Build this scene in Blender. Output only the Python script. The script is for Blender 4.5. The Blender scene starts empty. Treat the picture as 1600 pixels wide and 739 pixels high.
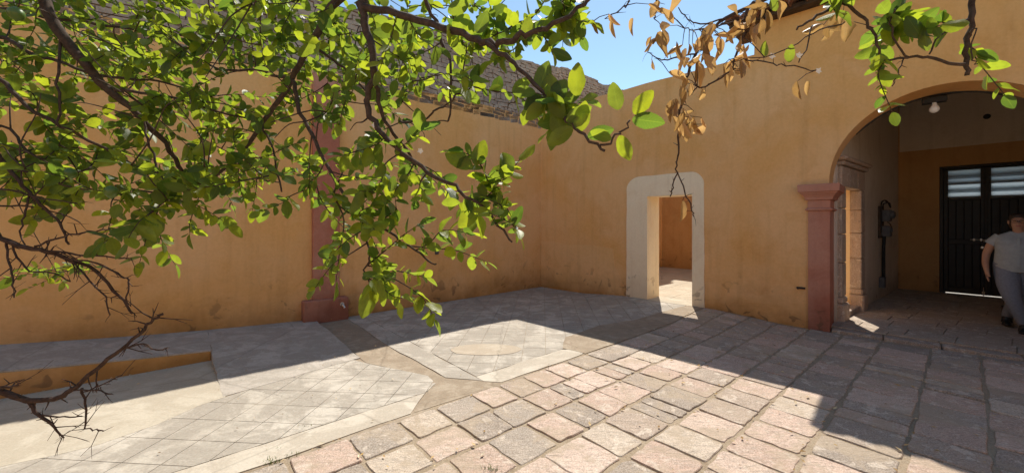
import bpy, bmesh, math, random
from math import sin, cos, pi, radians, sqrt, atan2
from mathutils import Vector, Matrix, Quaternion, noise
from mathutils.geometry import tessellate_polygon

random.seed(7)
noise.seed_set(3)
scene = bpy.context.scene
COL = scene.collection

# ------------------------------------------------------------------ camera
EYE = 1.5
FPX, CX, HY = 600.0, 800.0, 347.0
cam_d = bpy.data.cameras.new("camera")
cam = bpy.data.objects.new("camera", cam_d)
COL.objects.link(cam)
cam.location = (0, 0, EYE)
cam.rotation_euler = (radians(90), 0, 0)
cam_d.sensor_fit = 'HORIZONTAL'
cam_d.sensor_width = 36
cam_d.lens = 36 * FPX / 1600
cam_d.shift_y = -(369.5 - HY) / 1600
cam_d.clip_start = 0.02
cam_d.clip_end = 600
scene.camera = cam

# ------------------------------------------------------------------ sky + sun
SUN = Vector((0.227, 0.661, 1.0)).normalized()
world = bpy.data.worlds.new("World")
scene.world = world
world.use_nodes = True
wn = world.node_tree.nodes
wl = world.node_tree.links
bg = wn["Background"]
sky = wn.new("ShaderNodeTexSky")
sky.sky_type = 'NISHITA'
sky.sun_disc = False
sky.sun_elevation = math.asin(SUN.z)
sky.sun_rotation = atan2(SUN.x, SUN.y)
sky.altitude = 1800
sky.air_density = 1.0
sky.dust_density = 0.6
sky.ozone_density = 1.0
tint = wn.new("ShaderNodeMix")
tint.data_type = 'RGBA'
tint.blend_type = 'MULTIPLY'
tint.inputs[0].default_value = 1.0
tint.inputs[7].default_value = (1.0, 1.05, 0.92, 1)
wl.new(sky.outputs[0], tint.inputs[6])
wl.new(tint.outputs[2], bg.inputs[0])
bg.inputs[1].default_value = 0.135

sun_d = bpy.data.lights.new("sun", 'SUN')
sun_d.energy = 4.0
sun_d.angle = radians(0.5)
sun_d.color = (1.0, 0.94, 0.84)
sun = bpy.data.objects.new("sun", sun_d)
COL.objects.link(sun)
sun.rotation_euler = (-SUN).to_track_quat('-Z', 'Y').to_euler()
sun.location = (3, 8, 12)

scene.view_settings.view_transform = 'Standard'
scene.view_settings.look = 'None'
scene.view_settings.exposure = 0.68
scene.view_settings.gamma = 1.0
scene.render.engine = 'CYCLES'
scene.cycles.use_denoising = True
scene.cycles.max_bounces = 10
scene.cycles.diffuse_bounces = 6
scene.cycles.transmission_bounces = 6
scene.cycles.caustics_reflective = False
scene.cycles.caustics_refractive = False

# ------------------------------------------------------------------ frames of the place
C = Vector((0.67, 8.90))                    # inner corner of the courtyard
UL = Vector((0.762, 0.648)).normalized()    # along the long wall, to the right
NL = Vector((0.648, -0.762)).normalized()   # away from the long wall
UR = Vector((0.712, -0.702)).normalized()   # along the arched wall, to the right
NR = Vector((0.702, 0.712)).normalized()    # into the arched wall
RT = 0.48                                   # its thickness


def SQ(s, q, z=0.0):
    p = C + UL * s + NL * q
    return Vector((p.x, p.y, z))


def TK(t, k, z=0.0):
    p = C + UR * t + NR * k
    return Vector((p.x, p.y, z))


def PX(px, py, d):
    return Vector(((px - CX) / FPX * d, d, EYE + (HY - py) / FPX * d))


def GP(px, py, z=0.0):
    return PX(px, py, (EYE - z) * FPX / (py - HY))


def sm(a, b, x):
    x = min(1, max(0, (x - a) / (b - a)))
    return x * x * (3 - 2 * x)


def floor_h(x, y):
    """courtyard floor swells a little towards the white doorway"""
    r = Vector((x, y)) - C
    t, k = r.dot(UR), -r.dot(NR)
    h = 0.075 * sm(1.0, 2.2, t) * (1 - sm(3.7, 4.8, t)) * (1 - sm(0.1, 1.4, k))
    return h


# ------------------------------------------------------------------ helpers
def setp(o, label=None, cat=None, group=None, kind=None):
    if label: o['label'] = label
    if cat: o['category'] = cat
    if group: o['group'] = group
    if kind: o['kind'] = kind
    return o


def link(name, me, mat=None, parent=None):
    o = bpy.data.objects.new(name, me)
    COL.objects.link(o)
    if mat and not me.materials:
        me.materials.append(mat)
    if parent:
        o.parent = parent
        o.matrix_parent_inverse = Matrix.Translation(-parent.location) if parent.type == 'EMPTY' and parent.rotation_euler.z == 0 else parent.matrix_basis.inverted()
    return o


def thing(name, loc, label, cat, group=None):
    o = bpy.data.objects.new(name, None)
    o.empty_display_size = 0.2
    COL.objects.link(o)
    o.location = loc
    return setp(o, label, cat, group)


class MB:
    def __init__(self):
        self.v, self.f = [], []

    def add(self, vs, fs):
        n = len(self.v)
        self.v += [tuple(p) for p in vs]
        self.f += [tuple(i + n for i in f) for f in fs]

    def hexa(self, p):      # 8 corners: bottom 0-3 ring, top 4-7 ring
        self.add(p, [(3, 2, 1, 0), (4, 5, 6, 7), (0, 1, 5, 4), (1, 2, 6, 5), (2, 3, 7, 6), (3, 0, 4, 7)])

    def box(self, c, ax, ay, az):   # centre and half-axis vectors
        c, ax, ay, az = map(Vector, (c, ax, ay, az))
        self.hexa([c - ax - ay - az, c + ax - ay - az, c + ax + ay - az, c - ax + ay - az,
                   c - ax - ay + az, c + ax - ay + az, c + ax + ay + az, c - ax + ay + az])

    def bevbox(self, c, ax, ay, az, b):
        """box with chamfered edges (24 vertices)"""
        c, ax, ay, az = map(Vector, (c, ax, ay, az))
        bm = bmesh.new()
        bmesh.ops.create_cube(bm, size=2)
        lx, ly, lz = ax.length, ay.length, az.length
        for v in bm.verts:
            v.co = Vector((v.co.x * lx, v.co.y * ly, v.co.z * lz))
        bmesh.ops.bevel(bm, geom=bm.edges[:], offset=b, segments=1, affect='EDGES', profile=0.5)
        X, Y, Z = ax.normalized(), ay.normalized(), az.normalized()
        bm.verts.index_update()
        self.add([c + X * v.co.x + Y * v.co.y + Z * v.co.z for v in bm.verts], [[v.index for v in f.verts] for f in bm.faces])
        bm.free()

    def prism(self, poly, fn, d0, d1):
        """2-D outline (counter-clockwise) carried to 3-D by fn(u, v, d), from depth d0 to d1"""
        n = len(poly)
        tri = tessellate_polygon([[Vector((p[0], p[1], 0)) for p in poly]])
        fs = []
        ref = None
        for t in tri:
            a, b, c = (Vector((poly[i][0], poly[i][1], 0)) for i in t)
            cr = (b - a).cross(c - a).z
            if abs(cr) < 1e-12: continue
            t = t if cr > 0 else t[::-1]
            fs.append(tuple(t))
            fs.append(tuple(i + n for i in t[::-1]))
        for i in range(n):
            j = (i + 1) % n
            fs.append((j, i, i + n, j + n))
        self.add([fn(p[0], p[1], d0) for p in poly] + [fn(p[0], p[1], d1) for p in poly], fs)

    def loft(self, rings, cap=True):
        n = len(rings[0])
        b = len(self.v)
        for r in rings:
            self.v += [tuple(p) for p in r]
        for i in range(len(rings) - 1):
            for j in range(n):
                k = (j + 1) % n
                self.f.append((b + i * n + j, b + i * n + k, b + (i + 1) * n + k, b + (i + 1) * n + j))
        if cap:
            self.f.append(tuple(b + j for j in range(n))[::-1])
            self.f.append(tuple(b + (len(rings) - 1) * n + j for j in range(n)))

    def tube(self, pts, radii, n=6, wob=0.0):
        pts = [Vector(p) for p in pts]
        if not hasattr(radii, '__len__'):
            radii = [radii] * len(pts)
        rings = []
        up = None
        for i, p in enumerate(pts):
            t = (pts[min(i + 1, len(pts) - 1)] - pts[max(i - 1, 0)])
            if t.length < 1e-9: t = Vector((0, 0, 1))
            t.normalize()
            if up is None:
                up = t.orthogonal().normalized()
            else:
                up = (up - t * up.dot(t))
                up = up.normalized() if up.length > 1e-6 else t.orthogonal().normalized()
            w = t.cross(up)
            r = radii[i]
            rings.append([p + (up * cos(2 * pi * j / n) + w * sin(2 * pi * j / n)) * r * (1 + wob * random.uniform(-1, 1)) for j in range(n)])
        self.loft(rings)

    def build(self, name, mat, parent=None, smooth=False, kind=None):
        me = bpy.data.meshes.new(name)
        me.from_pydata(self.v, [], self.f)
        me.validate()
        bm = bmesh.new()
        bm.from_mesh(me)
        bmesh.ops.recalc_face_normals(bm, faces=bm.faces[:])
        bm.to_mesh(me)
        bm.free()
        if smooth:
            me.polygons.foreach_set("use_smooth", [True] * len(me.polygons))
        o = link(name, me, mat, parent)
        if kind: o['kind'] = kind
        return o


def smooth_path(pts, sub=4):
    """Catmull-Rom through the points"""
    out = []
    n = len(pts)
    for i in range(n - 1):
        p0, p1, p2, p3 = pts[max(i - 1, 0)], pts[i], pts[i + 1], pts[min(i + 2, n - 1)]
        for k in range(sub):
            t = k / sub
            out.append(0.5 * ((2 * p1) + (p2 - p0) * t + (2 * p0 - 5 * p1 + 4 * p2 - p3) * t * t + (3 * p1 - p0 - 3 * p2 + p3) * t ** 3))
    out.append(pts[-1])
    return out


def clip_convex(poly, cell):
    """Sutherland-Hodgman: poly clipped by the convex ccw cell"""
    out = list(poly)
    m = len(cell)
    for i in range(m):
        a, b = cell[i], cell[(i + 1) % m]
        inp, out = out, []
        if not inp: return []
        side = lambda p: (b[0] - a[0]) * (p[1] - a[1]) - (b[1] - a[1]) * (p[0] - a[0])
        for j in range(len(inp)):
            p, q = inp[j - 1], inp[j]
            sp, sq = side(p), side(q)
            if (sp < 0) != (sq < 0):
                t = sp / (sp - sq)
                out.append((p[0] + (q[0] - p[0]) * t, p[1] + (q[1] - p[1]) * t))
            if sq >= 0: out.append(q)
    res = []
    for p in out:
        if not res or (abs(p[0] - res[-1][0]) + abs(p[1] - res[-1][1])) > 1e-4:
            res.append(p)
    return res if len(res) > 2 else []


def area(poly):
    return 0.5 * sum(poly[i - 1][0] * poly[i][1] - poly[i][0] * poly[i - 1][1] for i in range(len(poly)))


# ------------------------------------------------------------------ materials
class NT:
    def __init__(self, name):
        self.m = bpy.data.materials.new(name)
        self.m.use_nodes = True
        self.t = self.m.node_tree
        self.n = self.t.nodes
        self.b = self.n["Principled BSDF"]
        self.out = self.n["Material Output"]

    def new(self, typ, **kw):
        x = self.n.new(typ)
        for k, v in kw.items():
            setattr(x, k, v)
        return x

    def put(self, sock, v):
        if hasattr(v, 'outputs'): v = v.outputs[0]
        if isinstance(v, bpy.types.NodeSocket):
            self.t.links.new(v, sock)
        elif isinstance(v, (tuple, list)) and len(v) == 3 and sock.type == 'RGBA':
            sock.default_value = (*v, 1)
        else:
            sock.default_value = v

    def pos(self):
        return self.new("ShaderNodeNewGeometry").outputs['Position']

    def map(self, vec, scale=(1, 1, 1), rot=(0, 0, 0), loc=(0, 0, 0)):
        x = self.new("ShaderNodeMapping")
        self.put(x.inputs[0], vec)
        x.inputs['Scale'].default_value = scale
        x.inputs['Rotation'].default_value = rot
        x.inputs['Location'].default_value = loc
        return x.outputs[0]

    def noise(self, vec, scale, detail=4, rough=0.55, dist=0.0):
        x = self.new("ShaderNodeTexNoise")
        self.put(x.inputs['Vector'], vec)
        x.inputs['Scale'].default_value = scale
        x.inputs['Detail'].default_value = detail
        x.inputs['Roughness'].default_value = rough
        x.inputs['Distortion'].default_value = dist
        return x.outputs[0]

    def ramp(self, fac, stops, interp='LINEAR'):
        x = self.new("ShaderNodeValToRGB")
        cr = x.color_ramp
        cr.interpolation = interp
        while len(cr.elements) < len(stops): cr.elements.new(0.5)
        for e, (p, c) in zip(cr.elements, stops):
            e.position = p
            e.color = (*c, 1) if hasattr(c, '__len__') else (c, c, c, 1)
        self.put(x.inputs[0], fac)
        return x.outputs[0]

    def mix(self, fac, a, b, mode='MIX'):
        x = self.new("ShaderNodeMix", data_type='RGBA', blend_type=mode)
        self.put(x.inputs[0], fac)
        self.put(x.inputs[6], a)
        self.put(x.inputs[7], b)
        return x.outputs[2]

    def math(self, op, a, b=0.0, clamp=False):
        x = self.new("ShaderNodeMath", operation=op, use_clamp=clamp)
        self.put(x.inputs[0], a)
        self.put(x.inputs[1], b)
        return x.outputs[0]

    def bump(self, h, strength=0.3, dist=0.01, prev=None):
        x = self.new("ShaderNodeBump")
        x.inputs['Strength'].default_value = strength
        x.inputs['Distance'].default_value = dist
        self.put(x.inputs['Height'], h)
        if prev is not None: self.put(x.inputs['Normal'], prev)
        return x.outputs[0]

    def fin(self, color=None, rough=0.85, normal=None, spec=0.3, metal=0.0):
        if color is not None: self.put(self.b.inputs['Base Color'], color)
        self.put(self.b.inputs['Roughness'], rough)
        self.b.inputs['Specular IOR Level'].default_value = spec
        self.b.inputs['Metallic'].default_value = metal
        if normal is not None: self.put(self.b.inputs['Normal'], normal)
        return self.m


def plaster(name, base, faded, deep, grime=0.75, base_z=0.0, streak=True):
    """lime-washed plaster: faded and re-painted areas, trowel relief, damp and scuffs at the foot"""
    k = NT(name)
    p = k.pos()
    big = k.noise(p, 0.55, 5, 0.6, 0.4)
    c = k.mix(k.ramp(big, [(0.42, 0.0), (0.60, 1.0)]), base, faded)
    med = k.noise(p, 1.9, 8, 0.7, 0.8)
    c = k.mix(k.math('MULTIPLY', k.ramp(med, [(0.5, 0.0), (0.72, 1.0)]), 0.55), c, deep)
    if streak:
        st = k.noise(k.map(p, (5.0, 5.0, 0.35)), 1.6, 4, 0.6)
        c = k.mix(k.math('MULTIPLY', k.ramp(st, [(0.52, 0.0), (0.72, 1.0)]), 0.2), c, tuple(x * 0.6 for x in deep))
    fine = k.noise(p, 28, 5, 0.7)
    c = k.mix(0.10, c, k.mix(k.ramp(fine, [(0.35, 0.0), (0.65, 1.0)]), tuple(x * 0.72 for x in deep), tuple(min(1, x * 1.25) for x in faded)))
    # damp, scuffs and splashed dirt near the floor: broken up by noise
    sep = k.new("ShaderNodeSeparateXYZ")
    k.put(sep.inputs[0], p)
    zz = k.math('ADD', k.math('SUBTRACT', sep.outputs[2], base_z), k.math('MULTIPLY', k.math('SUBTRACT', k.noise(p, 1.7, 5, 0.65), 0.5), 0.95))
    low = k.ramp(k.math('DIVIDE', zz, 0.55), [(0.0, 1.0), (0.55, 0.35), (1.0, 0.0)])
    c = k.mix(k.math('MULTIPLY', low, grime), c, tuple(x * 0.42 for x in deep))
    spots = k.noise(p, 5.2, 3, 0.5, 0.9)
    hgt = k.ramp(k.math('DIVIDE', k.math('SUBTRACT', sep.outputs[2], base_z), 1.0), [(0.05, 1.0), (0.8, 0.0)])
    sp = k.math('MULTIPLY', k.math('MULTIPLY', k.ramp(spots, [(0.62, 0.0), (0.68, 1.0)]), hgt), 0.6)
    c = k.mix(sp, c, (0.12, 0.075, 0.045))
    n1 = k.bump(k.noise(p, 2.6, 4, 0.55), 0.4, 0.04)
    n2 = k.bump(k.noise(p, 38, 4, 0.6), 0.14, 0.005, n1)
    return k.fin(c, 0.92, n2, 0.15)


M = {}
M['ochre'] = plaster("ochre_plaster", (0.75, 0.41, 0.145), (0.79, 0.475, 0.22), (0.63, 0.305, 0.085))
M['ochre_faded'] = plaster("faded_ochre_plaster", (0.76, 0.45, 0.185), (0.79, 0.49, 0.235), (0.66, 0.35, 0.12))
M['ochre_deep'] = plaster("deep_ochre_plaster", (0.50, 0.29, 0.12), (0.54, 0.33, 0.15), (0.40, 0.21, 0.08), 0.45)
M['red'] = plaster("red_plaster", (0.43, 0.16, 0.10), (0.50, 0.25, 0.175), (0.34, 0.115, 0.07), 0.6)
M['white'] = plaster("cream_plaster", (0.88, 0.72, 0.50), (0.90, 0.76, 0.55), (0.78, 0.59, 0.37), 0.3)
M['reveal'] = plaster("pale_ochre_plaster", (0.80, 0.60, 0.34), (0.82, 0.64, 0.40), (0.70, 0.48, 0.24), 0.3)
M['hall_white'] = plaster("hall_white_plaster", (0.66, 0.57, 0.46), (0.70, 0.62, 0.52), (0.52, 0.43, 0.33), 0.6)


def cement(name, base, light, dark, scale=1.0):
    k = NT(name)
    p = k.pos()
    a = k.noise(p, 1.1 * scale, 6, 0.62, 0.5)
    c = k.mix(k.ramp(a, [(0.40, 0.0), (0.58, 1.0)]), base, light)
    w = k.noise(p, 2.6 * scale, 7, 0.68, 0.8)
    c = k.mix(k.math('MULTIPLY', k.ramp(w, [(0.43, 0.0), (0.53, 1.0)]), 0.85), c, dark)
    w2 = k.noise(k.map(p, (1, 2.2, 1), (0, 0, 0.7)), 7.5 * scale, 8, 0.75, 0.6)
    c = k.mix(k.math('MULTIPLY', k.ramp(w2, [(0.50, 0.0), (0.58, 1.0)]), 0.6), c, dark)
    c = k.mix(k.math('MULTIPLY', k.ramp(w2, [(0.36, 1.0), (0.44, 0.0)]), 0.4), c, light)
    st = k.noise(k.map(p, (1.2, 14, 1), (0, 0, 0.7)), 2.2, 5, 0.7)
    c = k.mix(k.math('MULTIPLY', k.ramp(st, [(0.55, 0.0), (0.7, 1.0)]), 0.3), c, light)
    f = k.noise(p, 60, 5, 0.75)
    c = k.mix(0.3, c, k.ramp(f, [(0.3, tuple(x * 0.55 for x in dark)), (0.7, light)]))
    ck = k.new("ShaderNodeTexVoronoi", feature='DISTANCE_TO_EDGE')
    k.put(ck.inputs['Vector'], k.mix(0.12, p, k.new("ShaderNodeTexNoise").outputs['Color']))
    ck.inputs['Scale'].default_value = 0.55
    crack = k.ramp(ck.outputs['Distance'], [(0.0, 1.0), (0.006, 0.0)])
    c = k.mix(k.math('MULTIPLY', crack, 0.3), c, tuple(x * 0.35 for x in dark))
    n1 = k.bump(w, 0.25, 0.012)
    n2 = k.bump(f, 0.35, 0.004, n1)
    return k.fin(c, 0.88, n2, 0.2)


M['cement'] = cement("scored_cement", (0.45, 0.40, 0.33), (0.58, 0.525, 0.445), (0.31, 0.27, 0.222))
M['cement_band'] = cement("cement_band", (0.54, 0.475, 0.385), (0.61, 0.545, 0.45), (0.42, 0.36, 0.285), 0.9)
M['cement_oval'] = cement("worn_cement", (0.47, 0.395, 0.30), (0.54, 0.465, 0.365), (0.42, 0.345, 0.26), 0.9)
M['cement_pale'] = cement("pale_cement", (0.51, 0.45, 0.355), (0.56, 0.50, 0.40), (0.42, 0.36, 0.275), 0.7)
M['cement_grey'] = cement("grey_cement", (0.46, 0.41, 0.35), (0.54, 0.485, 0.42), (0.34, 0.30, 0.25), 1.4)
M['mortar'] = cement("brown_mortar", (0.36, 0.285, 0.205), (0.42, 0.345, 0.26), (0.28, 0.215, 0.15), 1.6)


def earth():
    k = NT("dry_earth")
    p = k.pos()
    a = k.noise(p, 3.5, 6, 0.7)
    c = k.ramp(a, [(0.3, (0.25, 0.185, 0.125)), (0.55, (0.36, 0.28, 0.195)), (0.75, (0.46, 0.375, 0.275))])
    g = k.noise(p, 90, 4, 0.8)
    c = k.mix(0.45, c, k.ramp(g, [(0.35, (0.13, 0.095, 0.065)), (0.5, (0.33, 0.26, 0.18)), (0.72, (0.55, 0.47, 0.37))]))
    return k.fin(c, 0.95, k.bump(g, 0.7, 0.008, k.bump(a, 0.5, 0.02)), 0.1)


M['earth'] = earth()


def stone(name, cols, dust=(0.40, 0.315, 0.225), dustamt=0.6):
    """worn quarry stone: hue by piece, pale worn skin, pits, dust"""
    k = NT(name)
    oi = k.new("ShaderNodeObjectInfo")
    p = k.pos()
    off = k.new("ShaderNodeVectorMath", operation='SCALE')
    k.put(off.inputs[0], oi.outputs['Random'])
    cmb = k.new("ShaderNodeCombineXYZ")
    k.put(cmb.inputs[2], k.math('MULTIPLY', oi.outputs['Random'], 37.0))
    ad = k.new("ShaderNodeVectorMath", operation='ADD')
    k.put(ad.inputs[0], p)
    k.put(ad.inputs[1], cmb)
    pp = ad.outputs[0]
    n = len(cols)
    c = k.ramp(oi.outputs['Random'], [(i / n, col) for i, col in enumerate(cols)], 'CONSTANT')
    a = k.noise(pp, 6, 6, 0.7, 0.6)
    c = k.mix(k.math('MULTIPLY', k.ramp(a, [(0.42, 0.0), (0.60, 1.0)]), 0.75), c, k.mix(0.4, c, (0.62, 0.49, 0.385)))
    vein = k.noise(k.map(pp, (3, 13, 1), (0, 0, 0.75)), 3.0, 7, 0.72, 1.2)
    c = k.mix(k.math('MULTIPLY', k.ramp(vein, [(0.48, 0.0), (0.60, 1.0)]), 0.6), c, k.mix(0.7, c, (0.13, 0.105, 0.09)))
    pit = k.noise(pp, 34, 8, 0.8, 0.5)
    c = k.mix(k.math('MULTIPLY', k.ramp(pit, [(0.32, 1.0), (0.47, 0.0)]), 0.85), c, (0.15, 0.115, 0.09))
    chip = k.noise(pp, 9, 5, 0.6, 1.0)
    c = k.mix(k.math('MULTIPLY', k.ramp(chip, [(0.57, 0.0), (0.61, 1.0)]), 0.6), c, (0.72, 0.62, 0.51))
    gr = k.noise(pp, 110, 3, 0.7)
    c = k.mix(0.4, c, k.mix(k.ramp(gr, [(0.38, 0.0), (0.62, 1.0)]), tuple(x * 0.5 for x in dust), (0.74, 0.64, 0.54)))
    d = k.noise(p, 2.2, 7, 0.72, 0.7)
    c = k.mix(k.math('MULTIPLY', k.ramp(d, [(0.50, 0.0), (0.57, 1.0)]), dustamt), c, dust)
    nn = k.bump(a, 0.55, 0.014)
    nn = k.bump(vein, 0.7, 0.012, nn)
    nn = k.bump(pit, 0.7, 0.006, nn)
    return k.fin(c, 0.85, nn, 0.25)


PINKS = [(0.52, 0.335, 0.255), (0.29, 0.22, 0.17), (0.63, 0.45, 0.355), (0.24, 0.19, 0.15), (0.58, 0.475, 0.365),
         (0.45, 0.295, 0.225), (0.22, 0.175, 0.14), (0.58, 0.39, 0.305), (0.30, 0.25, 0.205), (0.68, 0.50, 0.405), (0.36, 0.26, 0.195)]
M['stone'] = stone("quarry_stone", PINKS)
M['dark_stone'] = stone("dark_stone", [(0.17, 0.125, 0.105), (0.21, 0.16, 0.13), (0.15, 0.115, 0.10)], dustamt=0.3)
M['hall_tile'] = stone("hall_floor_stone", [(0.30, 0.215, 0.16), (0.27, 0.195, 0.145), (0.33, 0.245, 0.185), (0.28, 0.215, 0.17)], dustamt=0.35)
M['carved'] = stone("carved_stone", [(0.46, 0.30, 0.21), (0.50, 0.335, 0.24), (0.40, 0.28, 0.21)], dust=(0.5, 0.38, 0.27), dustamt=0.4)


def brick_mat():
    k = NT("weathered_brick")
    g = k.new("ShaderNodeNewGeometry")
    r = g.outputs['Random Per Island']
    c = k.ramp(r, [(0.0, (0.34, 0.23, 0.17)), (0.3, (0.42, 0.31, 0.24)), (0.55, (0.28, 0.215, 0.18)), (0.8, (0.48, 0.37, 0.28)), (1.0, (0.37, 0.26, 0.19))])
    a = k.noise(g.outputs['Position'], 9, 6, 0.7)
    c = k.mix(0.5, c, k.ramp(a, [(0.3, (0.13, 0.10, 0.095)), (0.6, (0.40, 0.31, 0.25)), (0.8, (0.56, 0.46, 0.38))]))
    pm = k.noise(g.outputs['Position'], 2.4, 7, 0.7, 0.6)
    c = k.mix(k.math('MULTIPLY', k.ramp(pm, [(0.48, 0.0), (0.56, 1.0)]), 0.7), c, (0.44, 0.36, 0.29))
    return k.fin(c, 0.95, k.bump(a, 0.8, 0.03), 0.1)


M['brick'] = brick_mat()


def simple(name, col, rough=0.6, spec=0.4, metal=0.0, var=0.25, sc=12.0):
    k = NT(name)
    p = k.pos()
    a = k.noise(p, sc, 5, 0.65)
    c = k.mix(k.ramp(a, [(0.35, 0.0), (0.65, 1.0)]), tuple(x * (1 - var) for x in col), tuple(min(1, x * (1 + var)) for x in col))
    return k.fin(c, rough, k.bump(a, 0.15, 0.004), spec, metal)


M['clay'] = simple("clay_tile", (0.26, 0.13, 0.085), 0.9, 0.2, 0, 0.4, 8)
M['black_paint'] = simple("black_door_paint", (0.012, 0.0115, 0.0125), 0.5, 0.4, 0, 0.3, 6)
M['steel'] = simple("worn_steel", (0.55, 0.54, 0.52), 0.35, 0.5, 0.9, 0.15, 20)
M['grey_plastic'] = simple("grey_plastic", (0.09, 0.09, 0.095), 0.5, 0.4)
M['dark_plastic'] = simple("dark_cable", (0.02, 0.02, 0.02), 0.6, 0.4)
M['wood_dark'] = simple("dark_wood", (0.07, 0.045, 0.03), 0.75, 0.3, 0, 0.4, 9)
M['bulb'] = simple("white_bulb", (0.82, 0.80, 0.76), 0.25, 0.5, 0, 0.03)
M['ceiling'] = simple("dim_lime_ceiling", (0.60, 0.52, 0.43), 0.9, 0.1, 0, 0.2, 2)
M['asphalt'] = simple("street_paving", (0.36, 0.33, 0.29), 0.9, 0.1, 0, 0.2, 2)
M['skin'] = simple("skin", (0.42, 0.23, 0.15), 0.55, 0.35, 0, 0.06, 9)
M['hair'] = simple("dark_hair", (0.03, 0.018, 0.012), 0.5, 0.4, 0, 0.4, 60)
M['blouse'] = simple("pale_grey_blouse", (0.34, 0.37, 0.385), 0.85, 0.15, 0, 0.08, 18)
M['denim'] = simple("blue_grey_denim", (0.21, 0.225, 0.265), 0.9, 0.1, 0, 0.12, 45)
M['boots'] = simple("black_boots", (0.015, 0.014, 0.014), 0.5, 0.4)
M['lips'] = simple("lips", (0.30, 0.09, 0.08), 0.5, 0.3)
M['eye'] = simple("eye", (0.05, 0.03, 0.02), 0.2, 0.5)


def pane_mat():
    k = NT("frosted_glass")
    tr = k.new("ShaderNodeBsdfTranslucent")
    tr.inputs[0].default_value = (0.72, 0.78, 0.82, 1)
    gl = k.new("ShaderNodeBsdfDiffuse")
    gl.inputs[0].default_value = (0.5, 0.53, 0.55, 1)
    mx = k.new("ShaderNodeMixShader")
    k.put(mx.inputs[0], 0.35)
    k.put(mx.inputs[1], tr.outputs[0])
    k.put(mx.inputs[2], gl.outputs[0])
    k.put(k.out.inputs[0], mx.outputs[0])
    return k.m


M['pane'] = pane_mat()


def leaf_mat(name, attr, refl, trans, spread, tr=0.55):
    """thin leaf: reflecting blade plus light let through, midrib and blotches"""
    k = NT(name)
    if attr:
        r = k.new("ShaderNodeNewGeometry").outputs['Random Per Island']
    else:
        r = k.new("ShaderNodeObjectInfo").outputs['Random']
    uv = k.new("ShaderNodeUVMap")
    sep = k.new("ShaderNodeSeparateXYZ")
    k.put(sep.inputs[0], uv.outputs[0])
    u, v = sep.outputs[0], sep.outputs[1]
    av = k.math('ABSOLUTE', k.math('SUBTRACT', v, 0.5))
    mid = k.ramp(av, [(0.0, 1.0), (0.035, 0.0)])
    wv = k.math('SINE', k.math('MULTIPLY', k.math('SUBTRACT', u, k.math('MULTIPLY', av, 0.45)), 62.0))
    vein = k.math('MULTIPLY', k.ramp(wv, [(0.8, 0.0), (1.0, 1.0)]), 0.25)
    vv = k.math('MAXIMUM', mid, vein)
    p = k.pos()
    bl = k.noise(p, 40, 4, 0.6)
    hue = k.ramp(r, [(0.0, spread[0]), (0.55, (1, 1, 1)), (1.0, spread[1])])
    c1 = k.mix(1.0, refl, hue, 'MULTIPLY')
    c1 = k.mix(k.math('MULTIPLY', vv, 0.35), c1, tuple(min(1, x * 2.2) for x in refl))
    c2 = k.mix(1.0, trans, hue, 'MULTIPLY')
    c2 = k.mix(k.math('MULTIPLY', k.ramp(bl, [(0.48, 0.0), (0.66, 1.0)]), 0.35), c2, tuple(x * 0.45 for x in trans))
    c2 = k.mix(k.math('MULTIPLY', vv, 0.4), c2, tuple(min(1, x * 1.35) for x in trans))
    k.put(k.b.inputs['Base Color'], c1)
    k.put(k.b.inputs['Roughness'], 0.43)
    k.b.inputs['Specular IOR Level'].default_value = 0.5
    k.put(k.b.inputs['Normal'], k.bump(vv, 0.3, 0.002))
    t = k.new("ShaderNodeBsdfTranslucent")
    k.put(t.inputs[0], c2)
    mx = k.new("ShaderNodeMixShader")
    k.put(mx.inputs[0], tr)
    k.put(mx.inputs[1], k.b.outputs[0])
    k.put(mx.inputs[2], t.outputs[0])
    k.put(k.out.inputs[0], mx.outputs[0])
    return k.m


LR, LT = (0.06, 0.088, 0.022), (0.38, 0.48, 0.036)
LS = ((0.42, 0.58, 0.8), (1.5, 1.35, 0.7))
M['leaf'] = leaf_mat("green_leaf", False, LR, LT, LS)
M['foliage'] = leaf_mat("green_foliage", True, LR, LT, LS)
DR, DT, DS = (0.40, 0.245, 0.10), (0.72, 0.45, 0.15), ((0.55, 0.50, 0.45), (1.25, 1.25, 1.4))
M['dry_leaf'] = leaf_mat("dry_leaf", False, DR, DT, DS, 0.45)


def bark(name, a, b):
    k = NT(name)
    p = k.pos()
    n = k.noise(p, 45, 6, 0.7, 0.5)
    c = k.ramp(n, [(0.3, a), (0.7, b)])
    return k.fin(c, 0.9, k.bump(n, 0.7, 0.006), 0.15)


M['bark'] = bark("grey_brown_bark", (0.045, 0.031, 0.024), (0.12, 0.087, 0.066))
M['dead_bark'] = bark("dead_wood", (0.045, 0.028, 0.022), (0.12, 0.08, 0.062))


def lime_mat():
    k = NT("lime_skin")
    p = k.pos()
    n = k.noise(p, 260, 3, 0.6)
    return k.fin((0.10, 0.17, 0.03), 0.35, k.bump(n, 0.3, 0.002), 0.5)


M['lime'] = lime_mat()
M['petal'] = simple("white_petal", (0.80, 0.78, 0.70), 0.7, 0.2, 0, 0.05)


def litter_mat():
    k = NT("litter")
    r = k.new("ShaderNodeNewGeometry").outputs['Random Per Island']
    c = k.ramp(r, [(0.0, (0.62, 0.50, 0.30)), (0.3, (0.42, 0.26, 0.10)), (0.55, (0.68, 0.60, 0.45)), (0.75, (0.20, 0.11, 0.05)), (1.0, (0.55, 0.36, 0.12))])
    return k.fin(c, 0.8, None, 0.2)


M['litter'] = litter_mat()


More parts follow.
